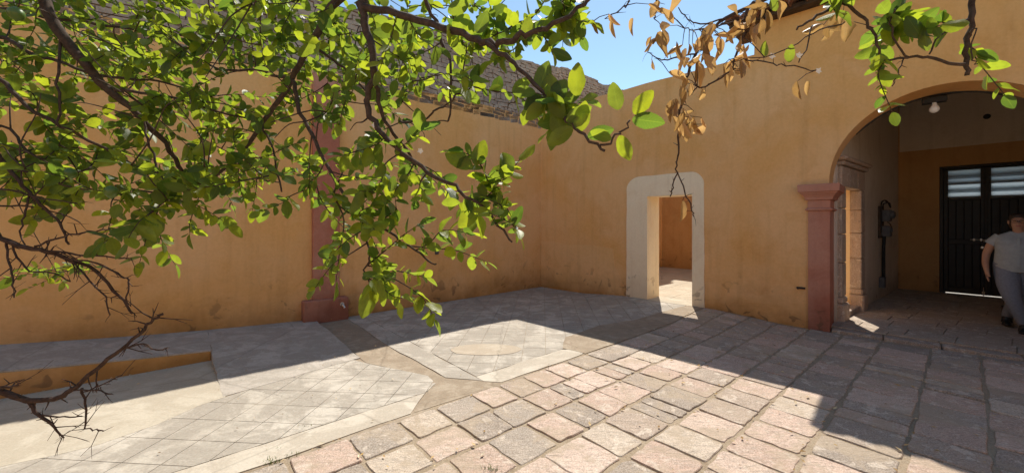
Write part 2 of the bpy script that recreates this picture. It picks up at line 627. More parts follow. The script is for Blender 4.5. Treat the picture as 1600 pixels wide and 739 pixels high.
def grass_mat():
    k = NT("grass_blade")
    r = k.new("ShaderNodeNewGeometry").outputs['Random Per Island']
    return k.fin(k.ramp(r, [(0, (0.07, 0.12, 0.025)), (0.7, (0.14, 0.20, 0.05)), (1, (0.32, 0.27, 0.11))]), 0.7, None, 0.2)


M['grass'] = grass_mat()

# ================================================================== LARGE STRUCTURE
# ---- ground
gb = MB()
N = 60
for i in range(N + 1):
    for j in range(N + 1):
        # finer inside the courtyard, stretching to the horizon
        fx = (i / N * 2 - 1); fy = (j / N * 2 - 1)
        x = fx * 9 + (abs(fx) ** 9) * fx * 220
        y = 4 + fy * 9 + (abs(fy) ** 9) * fy * 220
        gb.v.append((x, y, -0.045 + floor_h(x, y) + 0.004 * noise.noise(Vector((x * 3, y * 3, 0)))))
for i in range(N):
    for j in range(N):
        a = i * (N + 1) + j
        gb.f.append((a, a + N + 1, a + N + 2, a + 1))
ground = gb.build("ground", M['earth'], smooth=True, kind='structure')

# ---- left wall: plaster with exposed brick on top, running on behind the arched wall
WL0, WL1 = -15.0, 5.6
LH = 3.88
wall_l = thing("courtyard_wall", SQ(-4, 0), "long ochre wall with red pilaster and bare brick along its top", "wall")


def wall_top(s):
    return LH + 0.03 * noise.noise(Vector((s * 0.8, 3.1, 0))) - 0.10 * sm(-2.0, -5.0, s) * 0.5


poly = [(WL0, -0.1), (WL1, -0.1)]
m = 80
for i in range(m + 1):
    s = WL1 + (WL0 - WL1) * i / m
    poly.append((s, wall_top(s)))
b = MB()
b.prism(poly, lambda u, v, d: SQ(u, -d, v), 0.0, 0.55)
b.build("plaster_face", M['ochre'], wall_l)


def brick_top(s):
    n = noise.noise(Vector((s * 0.55, 0.3, 0))) * 0.16 + noise.noise(Vector((s * 2.1, 4.3, 0))) * 0.07
    return 5.22 + n - 0.25 * sm(-1.0, -4.0, s) + 0.17 * sm(0.0, 2.0, s)


rb = random.Random(11)
b = MB()
z = LH - 0.22
row = 0
while z < 5.6:
    h = rb.choice((0.055, 0.06, 0.07, 0.085, 0.12))
    s = WL0 + rb.uniform(0, 0.2)
    while s < WL1:
        L = rb.uniform(0.10, 0.38)
        if z + h < brick_top(s) + rb.uniform(-0.05, 0.03) and z + h > wall_top(s) - 0.25:
            pr = rb.choice((0, 0, 0, -0.05)) + rb.uniform(-0.05, 0.05) - 0.045
            b.box(SQ(s + L / 2, -0.2 - pr * 0.5, z + h / 2), (*(UL * (L / 2 - 0.006)), rb.uniform(-.022, .022)), (*(NL * (0.2 + pr * 0.5)), 0), (0, 0, h / 2 - 0.005))
        s += L + 0.004
    z += h
    row += 1
b.build("brickwork", M['brick'], wall_l, kind='stuff')
# core of mortar and rubble between the bricks
poly = [(WL0, LH - 0.3), (WL1, LH - 0.3)]
for i in range(m * 3 + 1):
    s = WL1 + (WL0 - WL1) * i / (m * 3)
    poly.append((s, brick_top(s) - 0.05 + 0.05 * noise.noise(Vector((s * 6, 1, 7)))))
b = MB()
b.prism(poly, lambda u, v, d: SQ(u, -d, v), 0.03, 0.5)
b.build("rubble_core", M['brick'], wall_l)

# red pilaster
b = MB()
b.bevbox(SQ(-4.64, 0.0, 1.85), (*(UL * 0.19), 0), (*(NL * 0.075), 0), (0, 0, 1.89), 0.012)
pil = b.build("pilaster", M['red'], wall_l)
b = MB()
b.bevbox(SQ(-4.655, 0.0, 0.155), (*(UL * 0.315), 0), (*(NL * 0.15), 0), (0, 0, 0.185), 0.015)
b.build("pilaster_base", M['red'], wall_l)

# ---- arched wall on the right
wall_r = thing("courtyard_wall", TK(4, 0), "ochre wall pierced by a cream framed doorway and a round arch", "wall")
D0, D1, DZ = 2.545, 3.40, 2.0          # doorway
A0, A1, AZ, AR = 5.17, 7.31, 2.02, 1.07  # arch
poly = [(-0.6, -0.15), (D0, -0.15), (D0, DZ), (D1, DZ), (D1, -0.15), (A0, -0.15), (A0, AZ)]
for i in range(1, 36):
    a = pi - pi * i / 36
    poly.append(((A0 + A1) / 2 + AR * cos(a), AZ + 0.02 + (AR + 0.02) * sin(a)))
poly += [(A1, AZ), (A1, -0.15), (13.0, -0.15), (13.0, 4.5)]
for i in range(0, 12):
    t = 13.0 + (4.29 - 13.0) * i / 11
    poly.append((t, 4.5 + 0.004 * sin(i * 2.0)))
for i in range(0, 26):
    t = 4.28 + (-0.6 - 4.28) * i / 25
    poly.append((t, 4.06 - 0.02 * sm(2.0, 0.0, t) + 0.02 * noise.noise(Vector((t * 1.3, 0, 2)))))
b = MB()
b.prism(poly, lambda u, v, d: TK(u, d, v), 0.0, RT)
b.build("plaster_face", M['ochre'], wall_r)

b = MB()
o_ = [(0.015, 0.05), (1.2, 0.06), (2.05, 0.10), (2.02, 0.45), (1.9, 0.62), (1.86, 0.98), (1.3, 1.03), (0.75, 1.0), (0.4, 1.06), (0.015, 1.05)]
b.prism(o_, lambda u, v, d: TK(u, d, v), -0.0022, 0.01)
b.build("repainted_patch", M['ochre_faded'], wall_r)

# cream surround with rounded shoulders, 2 cm proud; it also lines the doorway
O0, O1, OZL, OZR = 2.155, 3.565, 2.33, 2.34


def arc(cx, cz, r, a0, a1, n=8):
    return [(cx + r * cos(a0 + (a1 - a0) * i / n), cz + r * sin(a0 + (a1 - a0) * i / n)) for i in range(n + 1)]


outer = [(D1 - 0.03, 0.0), (O1, 0.0)] + arc(O1 - 0.22, OZR - 0.20, 0.215, 0, pi / 2) + arc(O0 + 0.25, OZL - 0.22, 0.24, pi / 2, pi) + [(O0, 0.0), (D0 + 0.03, 0.0), (D0 + 0.03, DZ - 0.03), (D1 - 0.03, DZ - 0.03)]
outer = [(u, v + (0.0 if v > 0.1 else -0.02)) for u, v in outer]
b = MB()
wob = []
for i in range(len(outer)):
    a_, c_ = Vector(outer[i]), Vector(outer[(i + 1) % len(outer)])
    n_ = max(1, int((c_ - a_).length / 0.12))
    for k_ in range(n_):
        p_ = a_ + (c_ - a_) * (k_ / n_)
        if p_.x < O0 + 0.3 or p_.x > O1 - 0.1 or p_.y > 2.1:
            p_ = p_ + Vector((noise.noise(Vector((p_.x * 5, p_.y * 5, 1))), noise.noise(Vector((p_.x * 5, p_.y * 5, 9))))) * 0.012
        wob.append((p_.x, p_.y))
b.prism(wob, lambda u, v, d: TK(u, d, v), -0.018, 0.20)
b.build("doorway_surround", M['white'], wall_r)
b = MB()
lin = [(D1 - 0.027, -0.02), (D1 + 0.02, -0.02), (D1 + 0.02, DZ + 0.02), (D0 - 0.02, DZ + 0.02), (D0 - 0.02, -0.02), (D0 + 0.027, -0.02), (D0 + 0.027, DZ - 0.027), (D1 - 0.027, DZ - 0.027)]
b.prism(lin, lambda u, v, d: TK(u, d, v), 0.203, RT + 0.02)
b.build("doorway_lining", M['white'], wall_r)


def rect_ring(t0, t1, k0, k1, z, o):
    return [TK(t0 - o, k0 - o, z), TK(t1 + o, k0 - o, z), TK(t1 + o, k1 + o, z), TK(t0 - o, k1 + o, z)]


def arch_pillar(t0, t1):
    p = MB()
    p.loft([rect_ring(t0, t1, -0.035, RT + 0.08, zz, o) for zz, o in
            [(-0.1, 0.0), (0.4, 0.0), (1.1, 0.0), (1.66, 0.0)]])
    sh = p.build("pillar", M['red'], wall_r)
    q = MB()
    prof = [(1.655, 0.004), (1.665, 0.03), (1.685, 0.032), (1.695, 0.012), (1.70, 0.004), (1.80, 0.004), (1.81, 0.03),
            (1.84, 0.036), (1.87, 0.055), (1.90, 0.082), (1.915, 0.088), (1.92, 0.105), (2.015, 0.11), (2.022, 0.10)]
    q.loft([rect_ring(t0, t1, -0.035, RT + 0.08, zz, o) for zz, o in prof])
    cap = q.build("capital", M['red'], sh)
    return sh


arch_pillar(4.945, A0 + 0.012)
arch_pillar(A1 - 0.012, 7.535)

# tiled coping of the higher part of the wall
roof = thing("tile_coping", TK(6, 0, 4.5), "dark clay tile coping along the higher top of the arched wall", "roof")
b = MB()
b.box(TK(8.49, 0.2, 4.535), (*(UR * 4.51), 0), (*(NR * 0.38), 0), (0, 0, 0.03))
b.build("eave_board", M['wood_dark'], roof)
tile_me = None
rr = random.Random(5)
t = 4.07
while t < 12.9:
    if tile_me is None:
        q = MB()
        rings = []
        for y in (-0.52, 0.0, 0.52):
            ring = []
            r0 = 0.105 - 0.012 * y
            for i in range(7):
                a = pi * i / 6
                ring.append((r0 * cos(a), y, r0 * sin(a) * 0.8))
            for i in range(7):
                a = pi - pi * i / 6
                ring.append(((r0 - 0.016) * cos(a), y, (r0 - 0.016) * sin(a) * 0.8))
            rings.append(ring)
        q.loft(rings)
        o = q.build("roof_tile", M['clay'], roof, smooth=False)
        tile_me = o.data
    else:
        o = link("roof_tile", tile_me, None, roof)
    pos = TK(t, 0.16 + rr.uniform(-0.03, 0.03), 4.585 + rr.uniform(-0.008, 0.015))
    o.matrix_parent_inverse = Matrix()
    o.location = pos - Vector(roof.location)
    o.rotation_euler = (rr.uniform(-0.02, 0.02) + 0.10, rr.uniform(-0.05, 0.05), atan2(UR.y, UR.x) + rr.uniform(-0.03, 0.03))
    t += 0.198

# ---- entrance hall behind the arch
FZ = 0.05
K = Vector((8.45, 8.40))
W0 = C + UR * 5.20 + NR * (RT + 0.0)
WD = (K - W0).normalized()
WLEN = (K - W0).length
WN = Vector((WD.y, -WD.x))           # into the hall
BD = Vector((0.66, -0.75)).normalized()   # along the street wall
BN = Vector((-BD.y, BD.x)) * -1      # towards the hall
if BN.dot(-WD) < 0: BN = -BN
HW = 2.35


def HA(a, k, z):      # along the hall's left wall, k towards the yard
    p = W0 + WD * a - WN * k
    return Vector((p.x, p.y, z))


def BA(a, k, z):      # along the street wall from the hall corner, k towards the street
    p = K + BD * a - BN * k
    return Vector((p.x, p.y, z))


# left wall of the hall with a stone framed side door
S0, S1, SZ, SILL = 0.30, 1.27, 2.05, 0.13
hall_l = thing("hall_wall", HA(2.4, 0, 0), "dim whitewashed wall inside the arch with a carved stone side doorway", "wall")
HT = 0.30
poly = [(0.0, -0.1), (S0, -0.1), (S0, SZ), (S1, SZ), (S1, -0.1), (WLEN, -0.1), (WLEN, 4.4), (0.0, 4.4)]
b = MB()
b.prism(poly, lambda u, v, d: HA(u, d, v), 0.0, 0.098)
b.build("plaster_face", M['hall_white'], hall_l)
poly2 = [(-0.0, -0.1), (S0 + 0.012, -0.1), (S0 + 0.012, SZ - 0.012), (S1 - 0.012, SZ - 0.012), (S1 - 0.012, -0.1), (WLEN + 0.3, -0.1), (WLEN + 0.3, 4.4), (0.0, 4.4)]
b = MB()
b.prism(poly2, lambda u, v, d: HA(u, d, v), 0.102, HT + 0.03)
b.build("yard_face", M['reveal'], hall_l)
# stone frame: jamb blocks, lintel, cornice, bases
frame = thing("stone_door_frame", HA(S1, 0, 0), "carved reddish stone frame of the side doorway behind the pillar", "door frame")


def frame_block(a0, a1, k0, k1, z0, z1, name, bev=0.012):
    q = MB()
    c = (HA(a0, k0, z0) + HA(a1, k1, z1)) / 2
    q.bevbox(c, (*(WD * (a1 - a0) / 2), 0), (*(WN * (k1 - k0) / 2), 0), (0, 0, (z1 - z0) / 2), bev)
    return q.build(name, M['carved'], frame)


for (a0, a1) in ((S0 - 0.2, S0 + 0.03), (S1 - 0.03, S1 + 0.2)):
    zz = 0.40
    for hgt in (0.50, 0.42, 0.38, 0.36):
        frame_block(a0, a1, -0.05, 0.10, zz + 0.003, min(zz + hgt, SZ - 0.03) - 0.003, "jamb_stone")
        zz += hgt
    frame_block(a0 - 0.03, a1 + 0.04, -0.085, 0.10, 0.0, 0.30, "frame_base", 0.02)
    frame_block(a0 - 0.012, a1 + 0.02, -0.065, 0.10, 0.303, 0.397, "frame_base", 0.02)
for i in range(3):
    a0 = S0 - 0.2 + i * (S1 - S0 + 0.4) / 3
    frame_block(a0 + 0.003, a0 + (S1 - S0 + 0.4) / 3 - 0.003, -0.05, 0.10, SZ - 0.028, 2.33, "lintel_stone")
frame_block(S0 - 0.30, S1 + 0.30, -0.13, 0.02, 2.40, 2.46, "cornice", 0.02)
frame_block(S0 - 0.25, S1 + 0.25, -0.09, 0.02, 2.335, 2.397, "cornice", 0.015)
frame_block(S0 + 0.032, S1 - 0.032, -0.04, HT + 0.06, 0.0, SILL, "sill", 0.01)

# street wall: closes yard and hall, with the double door's opening
street_wall = thing("street_wall", BA(1, 0, 0), "dim ochre wall at the back of the hall and of the sunny yard", "wall")
E0, E1, EZ = 0.60, 1.82, 2.64
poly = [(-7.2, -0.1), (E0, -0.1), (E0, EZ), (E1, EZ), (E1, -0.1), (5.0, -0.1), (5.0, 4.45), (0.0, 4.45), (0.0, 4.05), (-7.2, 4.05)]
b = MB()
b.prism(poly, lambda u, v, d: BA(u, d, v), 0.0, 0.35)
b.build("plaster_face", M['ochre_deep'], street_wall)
# whitewashed band above the ochre dado inside the hall
b = MB()
b.prism([(0.02, 3.02), (HW, 3.02), (HW, 4.4), (0.02, 4.4)], lambda u, v, d: BA(u, d, v), -0.006, 0.01)
b.build("white_band", M['hall_white'], street_wall)
# right wall of the hall and its ceiling
hall_r = thing("hall_wall", TK(7.6, 1.5, 0), "bare whitewashed side wall of the entrance hall opposite the stone doorway", "wall")
r0 = C + UR * 7.46 + NR * RT
r1 = K + BD * HW
rd = (r1 - r0)
b = MB()
rn = Vector((rd.y, -rd.x)).normalized() * 0.3
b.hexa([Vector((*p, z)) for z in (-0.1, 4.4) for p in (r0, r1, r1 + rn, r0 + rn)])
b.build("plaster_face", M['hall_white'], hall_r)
hall_roof = thing("hall_ceiling", TK(6.4, 2.5, 4.4), "dim plastered ceiling of the entrance hall behind the arch", "ceiling")
b = MB()
ro = [W0 - WN * 0.3, K - WN * 0.3 , r1 + rn, r0 + rn]
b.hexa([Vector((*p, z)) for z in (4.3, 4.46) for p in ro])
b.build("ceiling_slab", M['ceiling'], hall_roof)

# ---- other sides of the courtyard (behind the photographer)
back = thing("courtyard_wall", (-2, -9, 0), "sunlit ochre wall closing the courtyard on its far side", "wall")
b = MB()
p0, p1 = SQ(-15.0, 0), SQ(-15.0, 13.0)
b.hexa([Vector((p.x, p.y, z)) for z in (-0.1, 3.9) for p in (p0, p1, p1 - Vector((*UL, 0)) * 0.5, p0 - Vector((*UL, 0)) * 0.5)])
p0, p1 = SQ(-15.0, 13.0), SQ(1.6, 13.0)
b.hexa([Vector((p.x, p.y, z)) for z in (-0.1, 3.9) for p in (p0, p1, p1 + Vector((*NL, 0)) * 0.5, p0 + Vector((*NL, 0)) * 0.5)])
b.build("plaster_face", M['ochre'], back)

# ================================================================== FLOORS
def to_xy(poly_sq):
    out = []
    for s, q in poly_sq:
        p = C + UL * s + NL * q
        out.append((p.x, p.y))
    return out


def ccw(poly):
    return poly if area(poly) > 0 else poly[::-1]


def slab_piece(poly, zfun, thick, name, mat, parent, chamfer=0.0, kind=None, mb=None):
    b = mb or MB()
    n = len(poly)
    top = [(x, y, zfun(x, y)) for x, y in poly]
    bot = [(x, y, zfun(x, y) - thick) for x, y in poly]
    tri = tessellate_polygon([[Vector((x, y, 0)) for x, y in poly]])
    fs = []
    for t in tri:
        p = [poly[i] for i in t]
        if abs(area(p)) < 1e-9: continue
        fs.append(tuple(t) if area(p) > 0 else tuple(t[::-1]))
    for i in range(n):
        j = (i + 1) % n
        fs.append((i + n, j + n, j, i))
    b.add(top + bot, fs)
    if mb is None:
        return b.build(name, mat, parent, kind=kind)


def ragged(poly, step, amp, seed):
    """outline with extra, displaced points"""
    r = random.Random(seed)
    out = []
    for i in range(len(poly)):
        a, b_ = Vector(poly[i]), Vector(poly[(i + 1) % len(poly)])
        n = max(1, int((b_ - a).length / step))
        nn = Vector((-(b_ - a).y, (b_ - a).x)).normalized()
        for k in range(n):
            p = a + (b_ - a) * (k / n)
            if k: p = p + nn * (noise.noise(Vector((p.x * 3 + seed, p.y * 3, 0))) * amp * 1.6 + r.uniform(-amp, amp) * 0.4)
            out.append((p.x, p.y))
    return out


# cement floor: scored on the diagonal into squares, plain border along the paving
cf = MB()
bed = ccw(to_xy([(-15, 2.0), (-6.05, 2.0), (-6.05, 0.0), (0.0, 0.0), (0.33, 3.60), (-15.0, 3.60)]))
# the bed is a fine sheet so that it follows the swell of the floor
GE1 = (UL + NL).normalized()
GE2 = Vector((-GE1.y, GE1.x))
CELL = 0.2655


def cells(region, cell, e1, e2, gap, origin=(0, 0)):
    xs = [Vector(p).dot(e1) for p in region]
    ys = [Vector(p).dot(e2) for p in region]
    i0, i1 = int(math.floor((min(xs) - origin[0]) / cell)), int(math.ceil((max(xs) - origin[0]) / cell))
    j0, j1 = int(math.floor((min(ys) - origin[1]) / cell)), int(math.ceil((max(ys) - origin[1]) / cell))
    for i in range(i0, i1):
        for j in range(j0, j1):
            a0, a1 = origin[0] + i * cell + gap / 2, origin[0] + (i + 1) * cell - gap / 2
            c0, c1 = origin[1] + j * cell + gap / 2, origin[1] + (j + 1) * cell - gap / 2
            cc = [e1 * x + e2 * y for x, y in ((a0, c0), (a1, c0), (a1, c1), (a0, c1))]
            cc = ccw([(p.x, p.y) for p in cc])
            r = clip_convex(region, cc)
            if r and abs(area(r)) > 0.0008:
                yield r


bedm = MB()
for c_ in cells(bed, 0.14, UL, Vector((-UL.y, UL.x)), 0.0):
    slab_piece(c_, lambda x, y: floor_h(x, y) - 0.0045 + 0.009 * noise.noise(Vector((x * 1.7, y * 1.7, 8.0))) - 0.002, 0.02, "", None, None, mb=bedm)
cement = bedm.build("cement_floor", M['mortar'], None, kind='structure')
panels = []
far_in = [(-4.12, 0.03), (0.01, 0.0), (0.30, 3.27), (-4.12, 3.27)]
near_in = [(-10.2, 3.27), (-10.2, 2.52), (-7.1, 2.50), (-6.74, 2.55), (-6.44, 2.45), (-6.2, 2.28), (-6.03, 2.24), (-5.5, 2.10), (-4.9, 1.98),
           (-4.78, 2.30), (-4.62, 2.62), (-4.47, 2.95), (-4.50, 3.16), (-4.66, 3.27)]
for reg in (ccw(to_xy(far_in)), ccw(to_xy(near_in))):
    panels += list(cells(reg, CELL, GE1, GE2, 0.005, (0.03, 0.07)))
vis = []
for pnl in panels:
    cx = sum(p[0] for p in pnl) / len(pnl)
    cy = sum(p[1] for p in pnl) / len(pnl)
    infr = cy > 1.6 and abs(cx) < cy * 1.45
    vis.append((0 if infr else 1, cy, pnl))
vis.sort(key=lambda v: (v[0], v[1]))
rest = MB()
for i, (_, _, pnl) in enumerate(vis):
    if i < 290:
        slab_piece(pnl, lambda x, y: floor_h(x, y), 0.02, "cement_panel", M['cement'], cement)
    else:
        slab_piece(pnl, lambda x, y: floor_h(x, y), 0.02, "", None, None, mb=rest)
if rest.v:
    rest.build("cement_panels", M['cement'], cement, kind='stuff')
# plain borders
for i, pl in enumerate(([(-4.36, 0.05), (-4.128, 0.03), (-4.128, 3.40), (-4.36, 3.1), (-4.40, 1.9), (-4.37, 1.0)],
                        [(-4.0, 3.278), (-2.9, 3.278), (-2.75, 3.40), (-2.82, 3.535), (-4.02, 3.535), (-4.128, 3.41), (-4.128, 3.278)],
                        [(-10.2, 3.278), (-4.67, 3.278), (-4.80, 3.40), (-4.93, 3.535), (-10.2, 3.535)])):
    slab_piece(ragged(ccw(to_xy(pl)), 0.12, 0.012, i), lambda x, y: floor_h(x, y) + 0.001, 0.02, "cement_border", M['cement_band'] if i else M['cement'], cement)
# worn oval where the skin of the cement has gone
ov = []
oc = GP(757, 546)
for i in range(26):
    a = 2 * pi * i / 26
    r = 1 + 0.12 * noise.noise(Vector((cos(a) * 2, sin(a) * 2, 5)))
    ov.append((oc.x + 0.42 * r * cos(a) + 0.02, oc.y + 0.20 * r * sin(a)))
slab_piece(ccw(ov), lambda x, y: floor_h(x, y) + 0.004, 0.006, "worn_patch", M['cement_oval'], cement)

mp2 = ragged(ccw(to_xy([(-2.86, 3.26), (-2.5, 2.98), (-1.7, 2.92), (-0.9, 3.1), (-0.3, 3.2), (0.28, 3.3), (0.30, 3.55), (-2.80, 3.55)])), 0.1, 0.014, 31)
mpm = MB()
for c_ in cells(mp2, 0.3, UL, Vector((-UL.y, UL.x)), 0.0):
    slab_piece(c_, lambda x, y: floor_h(x, y) + 0.003, 0.02, "", None, None, mb=mpm)
mpm.build("mortar_patch", M['mortar'], cement)

# pale smooth cement between walkway and scored floor
rp = [(-15, 1.03), (-6.03, 1.03), (-6.0, 2.18), (-6.02, 2.24), (-6.2, 2.30), (-6.44, 2.47), (-6.74, 2.57), (-7.1, 2.52), (-10.2, 2.53), (-15, 2.53)]
slab_piece(ragged(ccw(to_xy(rp)), 0.18, 0.012, 4), lambda x, y: 0.0012, 0.03, "cement_apron", M['cement_pale'], None, kind='structure')


# raised walkway along the wall: level with the slab at its right end, climbing to the left
def walk_z(s):
    pts = [(-4.8, 0.035), (-5.53, 0.072), (-6.06, 0.105), (-6.54, 0.14), (-7.1, 0.19), (-7.71, 0.255), (-8.6, 0.34), (-15, 0.42)]
    s = max(-15, min(-4.8, s))
    for (a, za), (b_, zb) in zip(pts, pts[1:]):
        if b_ <= s <= a:
            return za + (zb - za) * (s - a) / (b_ - a)
    return 0.035


b = MB()
ss = [-15, -13, -11, -9.5, -8.6, -8.2, -7.71, -7.4, -7.1, -6.8, -6.54, -6.3, -6.06]
rings = []
for s in ss:
    z = walk_z(s)
    rings.append([SQ(s, 0.0, -0.05), SQ(s, 1.03, -0.05), SQ(s, 1.03, z), SQ(s, 0.0, z)])
b.loft(rings)
walk = b.build("walkway", M['cement_grey'], None, kind='structure')
b = MB()
rings = []
for i in range(40):
    s = -15 + (-6.068 + 15) * i / 39
    z = walk_z(s) - 0.012
    w = 1.036 + 0.012 + 0.006 * noise.noise(Vector((s * 3, 0, 0)))
    rings.append([SQ(s, 1.028, -0.03), SQ(s, w + 0.006, -0.03), SQ(s, w, z), SQ(s, 1.028, z)])
b.loft(rings)
b.build("walkway_riser", M['ochre'], walk)
# the slab at its end
sl = ragged(ccw(to_xy([(-6.06, 0.0), (-4.80, 0.0), (-4.80, 2.02), (-6.03, 2.22), (-6.055, 1.2)])), 0.1, 0.010, 9)


def slab_z(x, y):
    s = (Vector((x, y)) - C).dot(UL)
    q = (Vector((x, y)) - C).dot(NL)
    z = walk_z(s)
    return z + (0.002 - z) * sm(0.7, 1.95, q)


# grid-subdivided so that the slope stays smooth
slabp = MB()
for c_ in cells(sl, 0.2, UL, Vector((-UL.y, UL.x)), 0.0):
    slab_piece(c_, slab_z, 0.10, "", None, None, mb=slabp)
slabp.build("walkway_slab", M['cement_grey'], walk)
# patch of mortar between slab and scored floor
mp = ragged(ccw(to_xy([(-4.81, 0.02), (-4.37, 0.02), (-4.40, 1.0), (-4.42, 1.9), (-4.38, 3.0), (-4.02, 3.53), (-4.2, 3.56), (-4.9, 3.53), (-4.66, 3.3), (-4.47, 3.0), (-4.60, 2.66), (-4.80, 2.2)])), 0.12, 0.012, 12)
slab_piece(mp, lambda x, y: -0.004, 0.02, "mortar_patch", M['mortar'], cement)

# ---- stone paving: rows along the scored floor's edge, each stone its own piece
bedp = []
pv = ccw(to_xy([(-9.5, 3.52), (0.33, 3.52), (0.95, 9.2), (-9.5, 9.2)]))
paving = MB()
gx = cells(pv, 0.35, UL, Vector((-UL.y, UL.x)), 0.0)
for c_ in gx:
    slab_piece(c_, lambda x, y: floor_h(x, y) - 0.0075 + 0.006 * noise.noise(Vector((x * 4, y * 4, 1))), 0.02, "", None, None, mb=paving)
paving = paving.build("stone_paving", M['earth'], None, smooth=False, kind='structure')


def stone_outline(s0, s1, q0, q1, r, amp):
    pts = []
    c4 = [(s0, q0), (s1, q0), (s1, q1), (s0, q1)]
    j = [(a + r.uniform(-1, 1) * amp * 1.4, b_ + r.uniform(-1, 1) * amp * 1.4) for a, b_ in c4]
    for i in range(4):
        a, b_ = Vector(j[i]), Vector(j[(i + 1) % 4])
        pr = Vector(j[i - 1])
        rc = r.uniform(0.008, 0.032)
        pts.append(a + (pr - a).normalized() * rc * r.uniform(.5, 1))
        pts.append(a + (b_ - a).normalized() * rc * r.uniform(.5, 1))
        nn = Vector((-(b_ - a).y, (b_ - a).x)).normalized()
        for f in (0.28, 0.5, 0.74):
            pts.append(a + (b_ - a) * (f + r.uniform(-.06, .06)) + nn * r.uniform(-0.9, 0.9) * amp)
    return pts


stones = []


def make_stone(s0, s1, q0, q1, r, mat, parent, name="paving_stone", amp=0.0075, dz=0.0):
    pts = stone_outline(s0, s1, q0, q1, r, amp)
    pc_ = SQ((s0 + s1) / 2, (q0 + q1) / 2)
    rr0 = Vector((pc_.x, pc_.y)) - C
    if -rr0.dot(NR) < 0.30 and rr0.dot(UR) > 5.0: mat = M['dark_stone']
    xy = ccw(to_xy([(p.x, p.y) for p in pts]))
    cx = sum(p[0] for p in xy) / len(xy)
    cy = sum(p[1] for p in xy) / len(xy)
    zz = r.uniform(-0.002, 0.005) + dz
    tx, ty = r.uniform(-0.009, 0.009), r.uniform(-0.009, 0.009)
    zf = lambda x, y: floor_h(x, y) + zz + tx * (x - cx) + ty * (y - cy)
    n = len(xy)
    V = []
    for sc, dzz in ((1.0, -0.05), (1.0, -0.005 - r.uniform(0, .002)), (0.975, 0.0)):
        for x, y in xy:
            px, py = cx + (x - cx) * sc, cy + (y - cy) * sc
            V.append((px, py, zf(px, py) + dzz + (r.uniform(-.002, .002) if sc < 1 else 0)))
    V.append((cx, cy, zf(cx, cy) + r.uniform(-0.003, 0.003)))
    F = []
    for k in range(2):
        for i in range(n):
            j = (i + 1) % n
            F.append((k * n + i, k * n + j, (k + 1) * n + j, (k + 1) * n + i))
    for i in range(n):
        F.append((2 * n + i, 2 * n + (i + 1) % n, 3 * n))
    b = MB()
    b.add(V, F)
    return b.build(name, mat, parent)


QL = [3.565, 3.90, 4.225, 4.575, 4.945, 5.31, 5.68, 6.10, 6.47, 6.84, 7.22, 7.60, 8.0]
rs = random.Random(21)
for qi in range(len(QL) - 1):
    q0, q1 = QL[qi], QL[qi + 1]
    s = -6.9 + rs.uniform(0, 0.3)
    # only what could come into view
    while True:
        L = rs.uniform(0.28, 0.37) if q0 < 5.6 else rs.uniform(0.27, 0.43)
        s1 = s + L
        mid = SQ((s + s1) / 2, (q0 + q1) / 2)
        lim = 0.088 * q0 - 0.02
        if s1 > lim:
            if lim - s > 0.14:
                make_stone(s + 0.010, lim - 0.01, q0 + 0.012, q1 - 0.012, rs, M['stone'], paving)
            break
        if mid.y > 1.55 and mid.x > -mid.y * 1.0 - 0.5:
            g = rs.uniform(0.005, 0.014)
            if rs.random() < 0.07:      # a broken one: two pieces
                f = rs.uniform(0.4, 0.6)
                make_stone(s + g, s + L * f - 0.006, q0 + 0.012, q1 - 0.014, rs, M['stone'], paving)
                make_stone(s + L * f + 0.006, s1 - g, q0 + 0.014, q1 - 0.012, rs, M['stone'], paving)
            else:
                make_stone(s + g, s1 - g, q0 + rs.uniform(.009, .016), q1 - rs.uniform(.009, .016), rs, M['stone'], paving)
        s = s1
        if s > 2: break

# threshold of dark stones under the arch
b = MB()
thr = []
t = A0 + 0.02
while t < A1 - 0.1:
    L = rs.uniform(0.45, 0.6)
    t1 = min(t + L, A1 - 0.01)
    b2 = MB()
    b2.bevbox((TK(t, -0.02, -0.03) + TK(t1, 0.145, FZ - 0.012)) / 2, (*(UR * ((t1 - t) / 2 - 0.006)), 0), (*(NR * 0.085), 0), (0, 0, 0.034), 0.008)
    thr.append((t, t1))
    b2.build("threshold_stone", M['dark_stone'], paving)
    t = t1

# ---- hall floor of large slabs
hf = ccw([(p.x, p.y) for p in (TK(A0 - 0.02, 0.16), TK(A1 + 0.02, 0.16), TK(7.48, RT - 0.01), Vector(r1), Vector(K), Vector(W0))])
hall_floor = slab_piece(hf, lambda x, y: FZ - 0.012, 0.04, "hall_floor", M['earth'], None, kind='structure')
rh = random.Random(8)
HD2 = Vector((-WD.y, WD.x))
orgx, orgy = W0.dot(WD) - 0.5, W0.dot(HD2) - 3.0
bands = []
x = orgx
while x < orgx + 7:
    x1 = x + rh.uniform(0.38, 0.46)
    y = orgy + rh.uniform(0, 0.15)
    while y < orgy + 4:
        y1 = y + rh.uniform(0.42, 0.55)
        g = 0.0065
        cc = ccw([((WD * a + HD2 * c_).x, (WD * a + HD2 * c_).y) for a, c_ in ((x + g, y + g), (x1 - g, y + g), (x1 - g, y1 - g), (x + g, y1 - g))])
        pc = clip_convex(hf, cc)
        if pc and abs(area(pc)) > 0.004:
            dz = rh.uniform(-0.002, 0.003)
            slab_piece(pc, lambda x_, y_: FZ + dz, 0.02, "floor_tile", M['hall_tile'], hall_floor)
        y = y1
    x = x1

